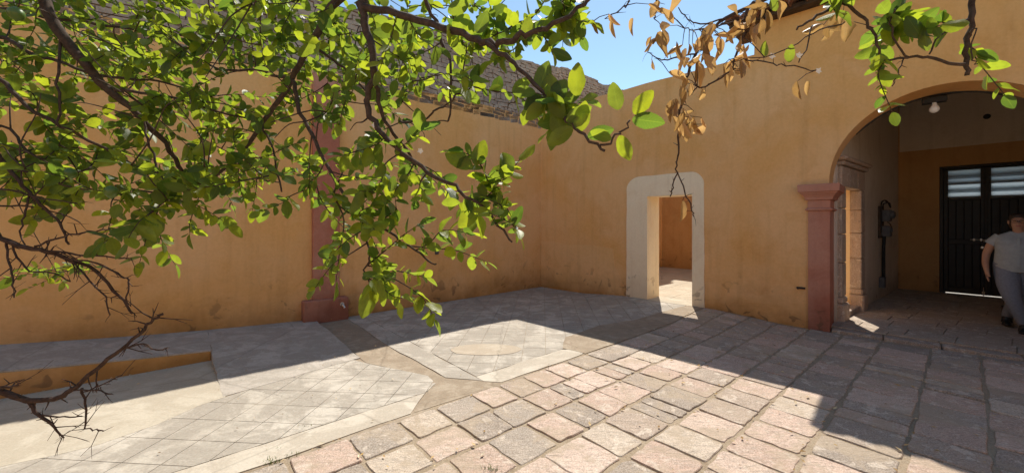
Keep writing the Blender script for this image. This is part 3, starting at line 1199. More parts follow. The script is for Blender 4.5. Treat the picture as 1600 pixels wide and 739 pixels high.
# ---- yard floor and the street outside
yf = ccw([(p.x, p.y) for p in (TK(-0.5, RT - 0.03), TK(5.15, RT - 0.03), Vector(W0 - WN * 0.02), Vector(K), BA(-7.0, 0.0, 0), SQ(5.6, 0.0))])
yard = MB()
for c_ in cells(yf, 0.5, UR, NR, 0.006):
    slab_piece(c_, lambda x, y: 0.045 + 0.001, 0.03, "", None, None, mb=yard)
yard.build("yard_floor", M['cement_pale'], None, kind='structure')
thp = MB()
thp.hexa([TK(D0, -0.05, -0.02), TK(D1, -0.05, -0.02), TK(D1, RT + 0.0, -0.02), TK(D0, RT, -0.02),
          TK(D0, -0.05, 0.078), TK(D1, -0.05, 0.078), TK(D1, RT, 0.058), TK(D0, RT, 0.058)])
thp.build("door_sill", M['cement_pale'], wall_r)
st = MB()
st.hexa([BA(-9, 0.36, -0.05), BA(7, 0.36, -0.05), BA(7, 9, -0.05), BA(-9, 9, -0.05), BA(-9, 0.36, 0.01), BA(7, 0.36, 0.01), BA(7, 9, 0.01), BA(-9, 9, 0.01)])
st.build("street", M['asphalt'], None, kind='structure')

# ================================================================== OBJECTS
# ---- black double door
door = thing("double_door", BA((E0 + E1) / 2, 0.15, FZ), "tall black double door with louvred glass at the back of the hall", "door")


def dbox(a0, a1, k0, k1, z0, z1, mb):
    mb.bevbox((BA(a0, k0, z0) + BA(a1, k1, z1)) / 2, (*(BD * (a1 - a0) / 2), 0), (*(BN * (k1 - k0) / 2), 0), (0, 0, (z1 - z0) / 2), 0.005)


b = MB()
dbox(E0, E0 + 0.055, 0.02, 0.20, 0.0, EZ, b)
dbox(E1 - 0.055, E1, 0.02, 0.20, 0.0, EZ, b)
dbox(E0 + 0.055, E1 - 0.055, 0.02, 0.20, EZ - 0.055, EZ - 0.001, b)
dbox(E0 + 0.05, E0 + 0.085, 0.125, 0.16, 0.0, EZ - 0.05, b)
dbox(E1 - 0.085, E1 - 0.05, 0.125, 0.16, 0.0, EZ - 0.05, b)
dbox(E0 + 0.085, E1 - 0.085, 0.125, 0.16, EZ - 0.085, EZ - 0.05, b)
b.build("door_frame", M['black_paint'], door)
mid = (E0 + E1) / 2
DB, DTOP = FZ + 0.011, EZ - 0.06
b = MB()
dbox(mid - 0.03, mid + 0.03, 0.125, 0.145, DB, DTOP, b)
dbox(mid - 0.018, mid + 0.018, 0.055, 0.069, DB, DTOP, b)
b.build("meeting_strip", M['black_paint'], door)
for (a0, a1) in ((E0 + 0.058, mid - 0.004), (mid + 0.004, E1 - 0.058)):
    b = MB()
    st_ = 0.062
    dbox(a0, a0 + st_, 0.07, 0.12, DB, DTOP, b)
    dbox(a1 - st_, a1, 0.07, 0.12, DB, DTOP, b)
    g0, g1 = 2.02, 2.55
    for z0, z1 in ((DB, DB + 0.12), (1.05, 1.15), (g0 - 0.08, g0), (2.265, 2.305), (g1, DTOP)):
        dbox(a0 + st_, a1 - st_, 0.075, 0.118, z0, z1, b)
    dbox(a0 + 0.01, a1 - 0.01, 0.112, 0.128, DB + 0.002, g0 - 0.01, b)
    leaf = b.build("door_leaf", M['black_paint'], door)
    w = (a1 - a0 - 2 * st_) / 4
    for i in range(4):
        for z0, z1 in ((DB + 0.12, 1.05), (1.15, g0 - 0.08)):
            p = MB()
            dbox(a0 + st_ + i * w + 0.003, a0 + st_ + (i + 1) * w - 0.003, 0.085, 0.11, z0, z1, p)
            p.build("plank", M['black_paint'], leaf)
    for z0, z1 in ((g0, 2.265), (2.305, g1)):
        hh = (z1 - z0) / 2
        for i in range(2):
            p = MB()
            zc = z0 + hh * (i + 0.5)
            p.box(BA((a0 + a1) / 2, 0.095, zc), (*(BD * ((a1 - a0) / 2 - st_ + 0.002)), 0), (*(BN * 0.014), -0.0), (*(BN * -0.014), hh - 0.012))
            p.build("glass_louvre", M['pane'], leaf)
            if i == 0:
                q = MB()
                q.box(BA((a0 + a1) / 2, 0.09, z0 + hh), (*(BD * ((a1 - a0) / 2 - st_)), 0), (*(BN * 0.012), 0), (0, 0, 0.006))
                q.build("louvre_bar", M['black_paint'], leaf)
b = MB()
b.tube([BA(mid - 0.20, 0.045, 1.15), BA(mid + 0.06, 0.045, 1.15)], 0.010, 8)
b.tube([BA(mid - 0.03, 0.045, 1.15), BA(mid - 0.03, 0.02, 1.15), BA(mid - 0.03, 0.015, 1.10)], 0.008, 6)
for a in (-0.15, -0.06, 0.035):
    b.box(BA(mid + a, 0.055, 1.15), (*(BD * 0.012), 0), (*(BN * 0.016), 0), (0, 0, 0.022))
b.build("bolt", M['steel'], door)
b = MB()
b.tube([BA(mid - 0.045, 0.075, 1.0), BA(mid - 0.045, 0.055, 1.0)], 0.022, 10)
b.build("lock", M['steel'], door)
b = MB()
b.tube([BA(mid - 0.03, 0.05, FZ + 0.0), BA(mid - 0.03, 0.05, 0.22)], 0.008, 6)
b.box(BA(mid - 0.03, 0.06, 0.11), (*(BD * 0.018), 0), (*(BN * 0.012), 0), (0, 0, 0.02))
b.build("foot_bolt", M['steel'], door)
b = MB()
b.tube([BA(1.22, -0.004, 3.55), BA(1.22, -0.03, 3.55)], 0.05, 12)  # dark disc put in place of a hole in the wall
setp(b.build("hole_disc", M['dark_plastic']), "small round black disc standing for a hole high on the wall above the double door", "hole")

# ---- electricity meter on the hall wall
meter = thing("electricity_meter", HA(2.85, 0, 0.3), "old electricity meter with conduit and loose cables on the dim hall wall", "electricity meter")
b = MB()
b.bevbox(HA(2.85, -0.02, 1.50), (*(WD * 0.14), 0), (*(WN * 0.02), 0), (0, 0, 0.30), 0.006)
b.build("backboard", M['wood_dark'], meter)
b = MB()
b.bevbox(HA(2.86, -0.10, 1.62), (*(WD * 0.085), 0), (*(WN * 0.06), 0), (0, 0, 0.11), 0.012)
b.tube([HA(2.86, -0.15, 1.64), HA(2.86, -0.20, 1.64), HA(2.86, -0.215, 1.64)], [0.075, 0.07, 0.045], 14)
b.build("meter_case", M['grey_plastic'], meter)
b = MB()
b.bevbox(HA(2.87, -0.09, 1.33), (*(WD * 0.09), 0), (*(WN * 0.07), 0), (0, 0, 0.10), 0.01)
b.bevbox(HA(2.87, -0.165, 1.35), (*(WD * 0.03), 0), (*(WN * 0.012), 0), (0, 0, 0.035), 0.004)
b.build("breaker_box", M['grey_plastic'], meter)
b = MB()
b.tube(smooth_path([HA(2.83, -0.07, 1.24), HA(2.83, -0.06, 1.05), HA(2.88, -0.05, 0.85), HA(2.95, -0.04, 0.65), HA(2.97, -0.04, 0.30)]), 0.026, 8)
b.build("conduit", M['dark_plastic'], meter)
b = MB()
b.tube(smooth_path([HA(2.74, -0.04, 1.30), HA(2.70, -0.05, 1.6), HA(2.72, -0.05, 1.86), HA(2.9, -0.09, 1.90), HA(3.2, -0.10, 1.78), HA(3.5, -0.04, 1.88)]), 0.012, 6)
b.tube(smooth_path([HA(2.80, -0.05, 1.72), HA(2.76, -0.07, 1.84), HA(2.95, -0.08, 1.86), HA(3.15, -0.03, 1.92)]), 0.010, 6)
b.tube(smooth_path([HA(2.90, -0.10, 1.5), HA(3.0, -0.13, 1.45), HA(2.95, -0.12, 1.4)]), 0.008, 6)
b.build("cable", M['dark_plastic'], meter)
b = MB()
b.bevbox(HA(2.86, -0.04, 0.36), (*(WD * 0.07), 0), (*(WN * 0.04), 0), (0, 0, 0.10), 0.008)
b.build("junction_box", M['grey_plastic'], meter)

# ---- bulb under the arch
lamp = thing("arch_lamp", TK(6.2, RT, 3.0), "bare white bulb in a dark holder hung at the top of the arch", "lamp")
LT_ = 6.17
b = MB()
b.bevbox(TK(LT_, RT + 0.02, 3.06), (*(UR * 0.11), 0), (*(NR * 0.06), 0), (0, 0, 0.035), 0.006)
b.build("holder", M['dark_plastic'], lamp)
b = MB()
prof = [(3.03, 0.022), (3.0, 0.024), (2.985, 0.03), (2.965, 0.044), (2.94, 0.05), (2.915, 0.043), (2.9, 0.026), (2.893, 0.006)]
b.loft([[TK(LT_, RT + 0.0, z) + Vector((cos(2 * pi * j / 12) * r, sin(2 * pi * j / 12) * r, 0)) for j in range(12)] for z, r in prof])
b.build("bulb", M['bulb'], lamp, smooth=True)
b = MB()
cp = []
for i in range(14):
    a = radians(140 - i * 6)
    cp.append(TK((A0 + A1) / 2 + (AR + 0.005) * cos(a), RT + 0.012, AZ + 0.02 + (AR + 0.02) * sin(a)))
b.tube(cp, [0.013 + 0.012 * abs(sin(i * 0.9)) for i in range(14)], 6)
b.build("cable", M['dark_plastic'], lamp)

# ---- small things on the long wall
b = MB()
b.bevbox(SQ(-2.72, 0.012, 0.95), (*(UL * 0.035), 0), (*(NL * 0.014), 0), (0, 0, 0.05), 0.004)
setp(b.build("wall_socket", M['grey_plastic']), "small grey socket box low on the long ochre wall", "wall socket")
tap = thing("pipe_stub", SQ(-4.42, 0.15, 0.2), "short pale pipe stub sticking out of the red pilaster base", "pipe")
b = MB()
b.tube(smooth_path([SQ(-4.44, 0.145, 0.24), SQ(-4.44, 0.19, 0.235), SQ(-4.42, 0.215, 0.19)]), 0.016, 8)
b.build("pipe", M['steel'], tap)
b = MB()
b.tube([SQ(-4.44, 0.148, 0.24), SQ(-4.44, 0.16, 0.24)], 0.032, 10)
b.build("flange", M['steel'], tap)
b = MB()
b.box(TK(4.86, -0.006, 0.56), (*(UR * 0.05), 0), (*(NR * 0.012), 0), (0, 0, 0.014))
b.tube([TK(4.83, -0.01, 0.56), TK(4.83, -0.05, 0.55)], 0.01, 6)
setp(b.build("wall_hook", M['dark_plastic']), "small dark iron hook in the ochre wall beside the red pillar", "hook")

# ---- person walking out of the hall
PO = Vector((6.78, 5.14, FZ))
Pf = Vector((-0.80, -0.60, 0))
Pr = Vector((-0.60, 0.80, 0))
person = thing("person", PO, "woman in pale grey blouse and jeans walking out past the black door", "person")


def L(x, y, z):
    return PO + Pr * x + Pf * y + Vector((0, 0, z))


def skin_obj(name, nodes, edges, mat, sub=2):
    """nodes: name -> (pos, rx, ry)"""
    me = bpy.data.meshes.new(name)
    keys = list(nodes)
    me.from_pydata([nodes[k][0] for k in keys], [(keys.index(a), keys.index(b_)) for a, b_ in edges], [])
    o = link(name, me, mat, person)
    sk = o.modifiers.new("skin", 'SKIN')
    sk.use_smooth_shade = True
    for i, k in enumerate(keys):
        sv = me.skin_vertices[0].data[i]
        sv.radius = (nodes[k][1], nodes[k][2])
        sv.use_root = (i == 0)
    ss_ = o.modifiers.new("sub", 'SUBSURF')
    ss_.levels = ss_.render_levels = sub
    # bake, so that the material shows on a plain mesh
    dg = bpy.context.evaluated_depsgraph_get()
    ev = o.evaluated_get(dg)
    nm = bpy.data.meshes.new_from_object(ev)
    o.modifiers.clear()
    o.data = nm
    nm.materials.clear()
    nm.materials.append(mat)
    nm.polygons.foreach_set("use_smooth", [True] * len(nm.polygons))
    return o


nd = {'pel': (L(0, 0, .86), .13, .11), 'wai': (L(0, 0, 1.0), .125, .10), 'che': (L(0, .01, 1.17), .135, .105), 'nk0': (L(0, .0, 1.285), .06, .06),
      'nk1': (L(0, .015, 1.345), .05, .052), 'hd0': (L(0, .03, 1.39), .062, .07), 'hd1': (L(0, .03, 1.455), .074, .088), 'hd2': (L(0, .015, 1.52), .062, .075)}
ed = [('pel', 'wai'), ('wai', 'che'), ('che', 'nk0'), ('nk0', 'nk1'), ('nk1', 'hd0'), ('hd0', 'hd1'), ('hd1', 'hd2')]
arms = {1: [(.17, -.01, 1.245, .055), (.235, -.03, 1.13, .05), (.275, -.04, 1.0, .042), (.28, .03, .88, .036), (.265, .09, .785, .027)],
        -1: [(.17, -.01, 1.245, .055), (.235, .0, 1.13, .05), (.27, -.05, 1.0, .042), (.26, -.02, .88, .036), (.25, .03, .79, .027)]}
for sg in (1, -1):
    prev = 'che'
    for i, (x, y, z, r) in enumerate(arms[sg]):
        k = f'a{sg}{i}'
        nd[k] = (L(x * sg, y, z), r, r)
        ed.append((prev, k))
        prev = k
    x, y, z, r = arms[sg][-1]
    nd[f'p{sg}'] = (L((x - .005) * sg, y + .015, z - .05), .021, .030)
    ed.append((prev, f'p{sg}'))
    for i, (dx, dy, ln) in enumerate(((-.0, .026, .065), (.0, .009, .078), (.0, -.008, .072), (.0, -.024, .055))):
        k1, k2 = f'f{sg}{i}', f'g{sg}{i}'
        nd[k1] = (L((x - .008 + dx) * sg, y + .02 + dy, z - .075 - ln * .4), .009, .009)
        nd[k2] = (L((x - .022 + dx) * sg, y + .03 + dy * .9, z - .075 - ln * 0.95), .0075, .0075)
        ed += [(f'p{sg}', k1), (k1, k2)]
    k1, k2 = f't{sg}0', f't{sg}1'
    nd[k1] = (L((x - .02) * sg, y + .045, z - .05), .011, .011)
    nd[k2] = (L((x - .03) * sg, y + .06, z - .085), .009, .009)
    ed += [(f'p{sg}', k1), (k1, k2)]
legs = {1: [(.09, .0, .82, .115), (.085, .09, .66, .095), (.055, .16, .47, .066), (.0, .14, .28, .058), (-.05, .10, .10, .042)],
        -1: [(.09, .0, .82, .115), (.07, -.03, .64, .095), (.02, -.09, .46, .066), (-.05, -.2, .29, .058), (-.10, -.30, .13, .042)]}
for sg in (1, -1):
    prev = 'pel'
    for i, (x, y, z, r) in enumerate(legs[sg]):
        k = f'l{sg}{i}'
        nd[k] = (L(x * sg, y, z), r, r)
        ed.append((prev, k))
        prev = k
body = skin_obj("body", nd, ed, M['skin'])

# blouse: loose shirt to the hips with short cap sleeves and a collar
b = MB()
rings = []
for z, rx, ry, y in [(.80, .205, .155, 0), (.84, .212, .165, 0), (.95, .205, .165, .01), (1.06, .198, .165, .02), (1.15, .205, .16, .02), (1.22, .20, .135, .01), (1.265, .175, .105, .0), (1.295, .12, .085, -.005), (1.315, .075, .07, .0)]:
    ring = []
    for j in range(28):
        a = 2 * pi * j / 28
        fold = 1 + 0.03 * sin(a * 7 + z * 9) * (1.3 - z)
        ring.append(L(rx * cos(a) * fold, y + ry * sin(a) * fold, z + 0.012 * sin(a * 3)))
    rings.append(ring)
b.loft(rings, cap=False)
for sg in (1, -1):
    rings = []
    for f, r in ((0, .085), (.35, .082), (.75, .078), (1.05, .074)):
        p = Vector((.135 + .095 * f, -.01 - .015 * f, 1.245 - .10 * f))
        rings.append([L(sg * (p.x + r * .75 * cos(a)), p.y + r * sin(a), p.z + r * .55 * cos(a)) for a in [2 * pi * j / 14 for j in range(14)]])
    b.loft(rings, cap=False)
blouse = b.build("blouse", M['blouse'], person, smooth=True)
b = MB()
b.box(L(0, .178, 1.04), Pr * 0.012, Pf * 0.008, (0, 0, .20))
b.build("placket", M['blouse'], blouse)
b = MB()
for sg in (1, -1):
    b.add([L(sg * .01, .085, 1.25), L(sg * .075, .08, 1.285), L(sg * .08, .01, 1.325), L(sg * .05, .05, 1.325)], [(0, 1, 2, 3)])
b.build("collar", M['blouse'], blouse)
# jeans
b = MB()
for sg in (1, -1):
    pts = [L(sg * .085, 0, .90)] + [L(sg * x, y, z) for x, y, z, r in legs[sg]]
    b.tube(smooth_path(pts, 3), [0.128, .13, .13, .126, .122, .118, .110, .103, .095, .085, .080, .077, .072, .066, .060, .056][:16], 14, 0.015)
jeans = b.build("jeans", M['denim'], person, smooth=True)
for sg in (1, -1):
    b = MB()
    x, y, z, r = legs[sg][-1]
    z0 = 0.0 if sg == 1 else 0.02
    b.loft([[L(sg * (x + rr_ * .8 * cos(a)), yy + rr_ * sin(a), zz) for a in [2 * pi * j / 12 for j in range(12)]] for zz, yy, rr_ in
            [(z + .14, y - .005, .062), (z + .03, y, .058), (z0 + .06, y + .02, .062), (z0 + .03, y + .03, .07)]])
    b.loft([[L(sg * (x + w * cos(a)), y + yy, z0 + .005 + max(0, hh * sin(a)) * 1.0 + (0 if sin(a) > 0 else 0)) for a in [2 * pi * j / 12 for j in range(12)]] for yy, w, hh in
            [(-.07, .028, .05), (-.05, .04, .085), (.04, .045, .08), (.11, .046, .055), (.16, .038, .04), (.185, .02, .025)]])
    b.build("boot", M['boots'], person, smooth=True)
# hair, face
b = MB()
rings = []
for z, rx, ry, y in [(1.36, .066, .05, -.035), (1.40, .082, .062, -.035), (1.45, .090, .078, -.025), (1.50, .088, .088, -.008), (1.535, .074, .08, .008), (1.558, .045, .05, .01), (1.566, .012, .014, .01)]:
    rings.append([L(rx * cos(a), y + ry * sin(a), z + 0.006 * sin(a * 5)) for a in [2 * pi * j / 18 for j in range(18)]])
b.loft(rings)
b.build("hair", M['hair'], person, smooth=True)
b = MB()
b.loft([[L(w * cos(a), y, z + h_ * sin(a)) for a in [2 * pi * j / 8 for j in range(8)]] for y, z, w, h_ in [(.105, 1.44, .012, .02), (.125, 1.435, .013, .016), (.138, 1.43, .010, .010)]])
b.build("nose", M['skin'], body, smooth=True)
for sg in (1, -1):
    b = MB()
    b.loft([[L(sg * (.073 + o_), .01 + rr_ * cos(a), 1.45 + rr_ * 1.5 * sin(a)) for a in [2 * pi * j / 8 for j in range(8)]] for o_, rr_ in ((0, .016), (.012, .02), (.018, .012))])
    b.build("ear", M['skin'], body, smooth=True)
for sg in (1, -1):
    b = MB()
    b.box(L(sg * .031, .108, 1.462), Pr * .012, Pf * .004, (0, 0, .006))
    b.build("eye", M['eye'], body)
b = MB()
b.box(L(0, .112, 1.397), Pr * .022, Pf * .005, (0, 0, .006))
b.build("lips", M['lips'], body)
b = MB()
for sg in (1, -1):
    b.tube([L(sg * .035 + .027 * cos(a), .122, 1.46 + .021 * sin(a)) for a in [2 * pi * j / 14 for j in range(15)]], .0028, 5)
    b.tube([L(sg * .062, .12, 1.468), L(sg * .08, .02, 1.468)], .0025, 5)
b.tube([L(-.008, .124, 1.465), L(.008, .124, 1.465)], .0025, 5)
b.build("glasses", M['dark_plastic'], person)

# ================================================================== THE LIME TREE
rt = random.Random(33)
TB = Vector((-2.75, 1.05, 0.0))
tree = thing("lime_tree", TB, "lime tree with leafy and bare branches hanging over the courtyard", "tree")


def LP(*pts):
    return [PX(*p) if p[2] > 0 else Vector(p[3:]) for p in pts]


nodes = []       # (pos, radius, kind)


def limb(pts, r0, r1, name="limb", mat='bark', kind='g', sub=5, n=7, kink=0.007):
    path = smooth_path(pts, sub)
    m_ = len(path)
    for i in range(1, m_ - 1):
        path[i] = path[i] + Vector((rt.uniform(-1, 1), rt.uniform(-1, 1), rt.uniform(-1, 1))) * kink
    if name == 'limb' or name == 'dead_branch': r0 = max(r0 * 0.72, r1)
    rad = [r0 + (r1 - r0) * (i / (m_ - 1)) ** 0.85 for i in range(m_)]
    b = MB()
    b.tube(path, rad, n, 0.10)
    for p, r in zip(path, rad): nodes.append((p, r, kind))
    return b.build(name, M[mat], tree, smooth=True)


trunk_pts = [TB + Vector((0, 0, -0.05)), TB + Vector((0.02, 0.0, 0.35)), TB + Vector((0.08, 0.03, 0.8)), TB + Vector((0.2, 0.03, 1.2)), TB + Vector((0.42, 0.08, 1.65))]
limb(trunk_pts, 0.12, 0.075, "trunk", n=10)
FK = trunk_pts[-1]
FK2 = TB + Vector((0.2, 0.03, 1.2))
V3 = Vector
# main limbs: (pixel x, pixel y, metres from the camera)
A = [FK, V3((-2.05, 1.35, 2.15))] + [PX(*p) for p in [(40, -30, 1.65), (100, 65, 1.70), (170, 140, 1.76), (222, 185, 1.83), (265, 235, 1.92), (300, 290, 2.0)]]
limb(A, 0.045, 0.008)
OV = [FK, V3((-1.9, 1.15, 2.45)), V3((-1.3, 1.25, 2.72)), V3((-0.7, 1.25, 2.78)), V3((-0.1, 1.15, 2.80)), V3((0.5, 1.1, 2.75)), V3((1.0, 1.12, 2.62)), V3((1.5, 1.15, 2.40))]
limb(OV, 0.055, 0.020)
limb([OV[2]] + [PX(*p) for p in [(560, -70, 1.5), (518, 10, 1.58), (485, 70, 1.65), (456, 125, 1.72), (410, 195, 1.8), (350, 265, 1.88), (270, 318, 1.95)]], 0.030, 0.006)
limb([PX(*p) for p in [(456, 125, 1.72), (470, 175, 1.68), (500, 235, 1.62), (545, 318, 1.56), (605, 362, 1.5), (655, 398, 1.46), (682, 412, 1.44)]], 0.014, 0.003)
limb([OV[3]] + [PX(*p) for p in [(560, -60, 1.35), (565, 10, 1.34), (578, 70, 1.33), (582, 120, 1.32), (574, 172, 1.32), (610, 222, 1.28), (660, 262, 1.24), (710, 292, 1.2), (755, 328, 1.17), (800, 378, 1.15)]], 0.026, 0.003)
limb([PX(*p) for p in [(585, 130, 1.32), (600, 185, 1.36), (640, 240, 1.42), (650, 262, 1.45)]], 0.011, 0.004)
limb([PX(*p) for p in [(545, 318, 1.56), (565, 350, 1.5), (578, 395, 1.46), (570, 430, 1.44), (590, 458, 1.42)]], 0.007, 0.0025)
limb([PX(*p) for p in [(566, 12, 1.34), (640, 26, 1.22), (720, 50, 1.1), (772, 70, 1.04), (805, 58, 1.02), (850, 45, 1.02), (885, 28, 1.03), (925, -5, 1.05)]], 0.018, 0.005)
limb([PX(*p) for p in [(762, 66, 1.05), (795, 95, 1.0), (840, 138, 0.95), (872, 172, 0.92), (905, 205, 0.89), (945, 236, 0.87)]], 0.010, 0.003)
limb([PX(*p) for p in [(938, 230, 0.87), (962, 215, 0.86), (984, 188, 0.85)]], 0.004, 0.002)
limb([PX(*p) for p in [(625, 190, 1.36), (665, 185, 1.3), (690, 165, 1.28), (725, 145, 1.26)]], 0.006, 0.003)
limb([OV[3], V3((-0.45, 1.5, 2.6))] + [PX(*p) for p in [(655, -15, 1.6), (680, 35, 1.62), (705, 110, 1.66), (700, 190, 1.7)]], 0.02, 0.004)
for pts, r in [
    ([(-40, 60, 1.9), (60, 88, 1.95), (160, 118, 2.0), (250, 128, 2.1), (340, 150, 2.2)], 0.018),
    ([(-40, 120, 1.6), (40, 165, 1.65), (110, 205, 1.7), (180, 240, 1.78), (235, 270, 1.85)], 0.016),
    ([(-30, 20, 2.2), (90, 30, 2.25), (200, 45, 2.3), (310, 60, 2.35), (400, 90, 2.4)], 0.018),
    ([(170, 140, 1.76), (260, 150, 1.8), (340, 175, 1.86), (420, 190, 1.95)], 0.010),
    ([(95, 60, 1.70), (92, 130, 1.66), (94, 200, 1.66)], 0.008),
    ([(222, 185, 1.83), (235, 230, 1.8), (250, 285, 1.76), (262, 330, 1.74)], 0.008),
    ([(456, 125, 1.72), (400, 110, 1.8), (330, 105, 1.9), (270, 60, 2.0)], 0.010),
    ([(485, 70, 1.65), (530, 100, 1.7), (570, 140, 1.78), (610, 150, 1.85)], 0.009),
    ([(410, 195, 1.8), (430, 250, 1.82), (440, 300, 1.86)], 0.007),
    ([(350, 265, 1.88), (310, 290, 1.9), (240, 300, 1.8), (180, 290, 1.75)], 0.007),
    ([(-30, 200, 1.7), (40, 235, 1.72), (100, 270, 1.75), (140, 262, 1.78)], 0.010),
]:
    p3 = [PX(*p) for p in pts]
    if pts[0][0] < 0:
        p3 = [FK if pts[0][1] < 150 else FK2 + V3((0.08, 0.02, 0.2))] + p3
    limb(p3, r, 0.004)
# bare dead branches low on the left
DEADS = [
    ([FK2, V3((-2.2, 1.3, 1.6)), (-40, 215, 1.6), (10, 262, 1.6), (45, 300, 1.6), (70, 325, 1.6), (95, 350, 1.6), (108, 382, 1.6)], 0.016),
    ([FK2, V3((-2.2, 1.25, 1.42)), (-40, 350, 1.5), (10, 378, 1.5), (50, 388, 1.5), (100, 402, 1.52), (150, 425, 1.55), (185, 462, 1.58), (207, 490, 1.6)], 0.020),
    ([(10, 262, 1.6), (60, 275, 1.62), (110, 292, 1.65), (150, 297, 1.68)], 0.008),
    ([(55, 385, 1.5), (100, 370, 1.48), (140, 362, 1.46), (172, 358, 1.45)], 0.006),
    ([(70, 392, 1.5), (120, 398, 1.5), (165, 402, 1.5), (205, 404, 1.5)], 0.007),
    ([(100, 402, 1.52), (150, 412, 1.5), (190, 430, 1.49), (202, 440, 1.49), (198, 470, 1.49), (204, 478, 1.49)], 0.006),
    ([(10, 378, 1.5), (14, 410, 1.48), (20, 440, 1.46), (22, 465, 1.45)], 0.006),
    ([(20, 382, 1.5), (40, 420, 1.48), (75, 425, 1.47), (110, 440, 1.46)], 0.005),
    ([(-30, 320, 1.7), (30, 322, 1.7), (80, 330, 1.7), (125, 348, 1.7)], 0.007),
    ([(-30, 290, 1.55), (30, 300, 1.55), (75, 312, 1.55), (120, 318, 1.56)], 0.006),
    ([(45, 300, 1.6), (40, 330, 1.58), (32, 360, 1.56), (40, 385, 1.55)], 0.006),
    ([(110, 405, 1.52), (140, 440, 1.5), (165, 465, 1.48), (172, 492, 1.47)], 0.005),
    ([FK2 + V3((-0.1, 0, -0.45)), V3((-2.1, 1.2, 0.95)), (-60, 600, 1.35), (0, 612, 1.36), (45, 626, 1.37), (85, 622, 1.38), (110, 610, 1.38), (150, 576, 1.38), (190, 545, 1.38), (225, 513, 1.38), (245, 495, 1.38), (253, 490, 1.38)], 0.020),
    ([(42, 624, 1.37), (62, 648, 1.37), (85, 668, 1.37), (100, 683, 1.37)], 0.011),
    ([(-20, 610, 1.3), (15, 604, 1.3), (32, 598, 1.3)], 0.010),
    ([(128, 606, 1.38), (136, 640, 1.38), (132, 670, 1.38)], 0.006),
    ([(132, 668, 1.38), (150, 672, 1.38), (162, 673, 1.38)], 0.003),
    ([(62, 648, 1.37), (100, 652, 1.37), (128, 650, 1.37)], 0.004),
    ([(195, 542, 1.38), (222, 538, 1.38), (248, 548, 1.38), (262, 543, 1.38)], 0.005),
    ([(115, 610, 1.38), (150, 610, 1.37), (175, 615, 1.37)], 0.004),
    ([(130, 612, 1.38), (160, 600, 1.36), (190, 586, 1.35)], 0.003),
]
for pts, r in DEADS:
    p3 = [p if isinstance(p, Vector) else PX(*p) for p in pts]
    limb(p3, r, 0.0022 if r < 0.015 else 0.004, "dead_branch", 'dead_bark', 'd', 4, 6, 0.004)
# right hand branches
RB = [
    ([OV[5], (1225, -40, 1.3), (1195, 0, 1.3), (1135, 28, 1.28), (1098, 62, 1.27), (1078, 105, 1.26), (1066, 150, 1.26), (1060, 200, 1.25), (1058, 250, 1.24)], 0.012, 0.0025, 'd'),
    ([OV[5], (1190, -30, 1.2), (1170, 10, 1.2), (1162, 55, 1.2), (1150, 90, 1.2), (1143, 110, 1.2)], 0.009, 0.003, 'd'),
    ([(1085, 85, 1.265), (1050, 92, 1.26), (1030, 92, 1.25), (1012, 82, 1.25)], 0.004, 0.0015, 'd'),
    ([(1130, 30, 1.28), (1095, 38, 1.27), (1075, 30, 1.27), (1060, 12, 1.27)], 0.004, 0.0015, 'd'),
    ([(1165, 30, 1.2), (1128, 40, 1.2), (1090, 48, 1.2), (1070, 45, 1.2)], 0.004, 0.0015, 'd'),
    ([OV[5], (990, -20, 1.25), (968, 14, 1.25), (945, 30, 1.25)], 0.005, 0.0015, 'd'),
    ([OV[5], (1030, -30, 1.3), (1026, 5, 1.3), (1022, 30, 1.3)], 0.005, 0.002, 'd'),
    ([(1145, 108, 1.2), (1118, 128, 1.22), (1090, 138, 1.23), (1075, 145, 1.25)], 0.005, 0.002, 'd'),
    ([(1058, 250, 1.24), (1057, 272, 1.24), (1050, 295, 1.24), (1048, 307, 1.24)], 0.0035, 0.0018, 'd'),
    ([(1058, 268, 1.24), (1070, 300, 1.24), (1080, 325, 1.24), (1084, 338, 1.24)], 0.003, 0.0018, 'd'),
    ([OV[6], (1330, -40, 1.15), (1300, 10, 1.15), (1270, 30, 1.15), (1245, 47, 1.15)], 0.009, 0.003, 'g'),
    ([(1310, 0, 1.15), (1345, 22, 1.13), (1362, 48, 1.12), (1374, 85, 1.12)], 0.007, 0.003, 'g'),
    ([(1320, 35, 1.14), (1280, 48, 1.12), (1235, 72, 1.1), (1195, 90, 1.1)], 0.003, 0.0015, 'g'),
    ([(1270, 40, 1.15), (1262, 70, 1.12), (1248, 98, 1.1)], 0.003, 0.0015, 'g'),
    ([(1165, 94, 1.18), (1205, 100, 1.14), (1240, 103, 1.1), (1275, 110, 1.1)], 0.003, 0.0015, 'd'),
    ([OV[7], (1528, -40, 1.12), (1520, 20, 1.12), (1512, 60, 1.12), (1511, 100, 1.12), (1511, 118, 1.12)], 0.012, 0.006, 'g'),
    ([(1511, 100, 1.12), (1480, 98, 1.12), (1440, 90, 1.12), (1410, 90, 1.12), (1382, 94, 1.12)], 0.007, 0.003, 'g'),
    ([(1420, 90, 1.12), (1398, 62, 1.1), (1392, 30, 1.1), (1398, 15, 1.1)], 0.004, 0.002, 'g'),
    ([(1512, 30, 1.12), (1490, 42, 1.1), (1470, 55, 1.1), (1452, 85, 1.1)], 0.004, 0.002, 'g'),
    ([(1514, 60, 1.12), (1524, 45, 1.1), (1518, 90, 1.1), (1528, 100, 1.1)], 0.003, 0.0015, 'g'),
    ([(1412, 92, 1.12), (1405, 115, 1.1), (1394, 135, 1.1)], 0.0025, 0.0012, 'd'),
]
for pts, r, r1_, kd in RB:
    p3 = [p if isinstance(p, Vector) else PX(*p) for p in pts]
    limb(p3, r, r1_, "limb" if kd == 'g' else "dead_branch", 'bark' if kd == 'g' else 'dead_bark', 'r' + kd, 4, 6, 0.004)

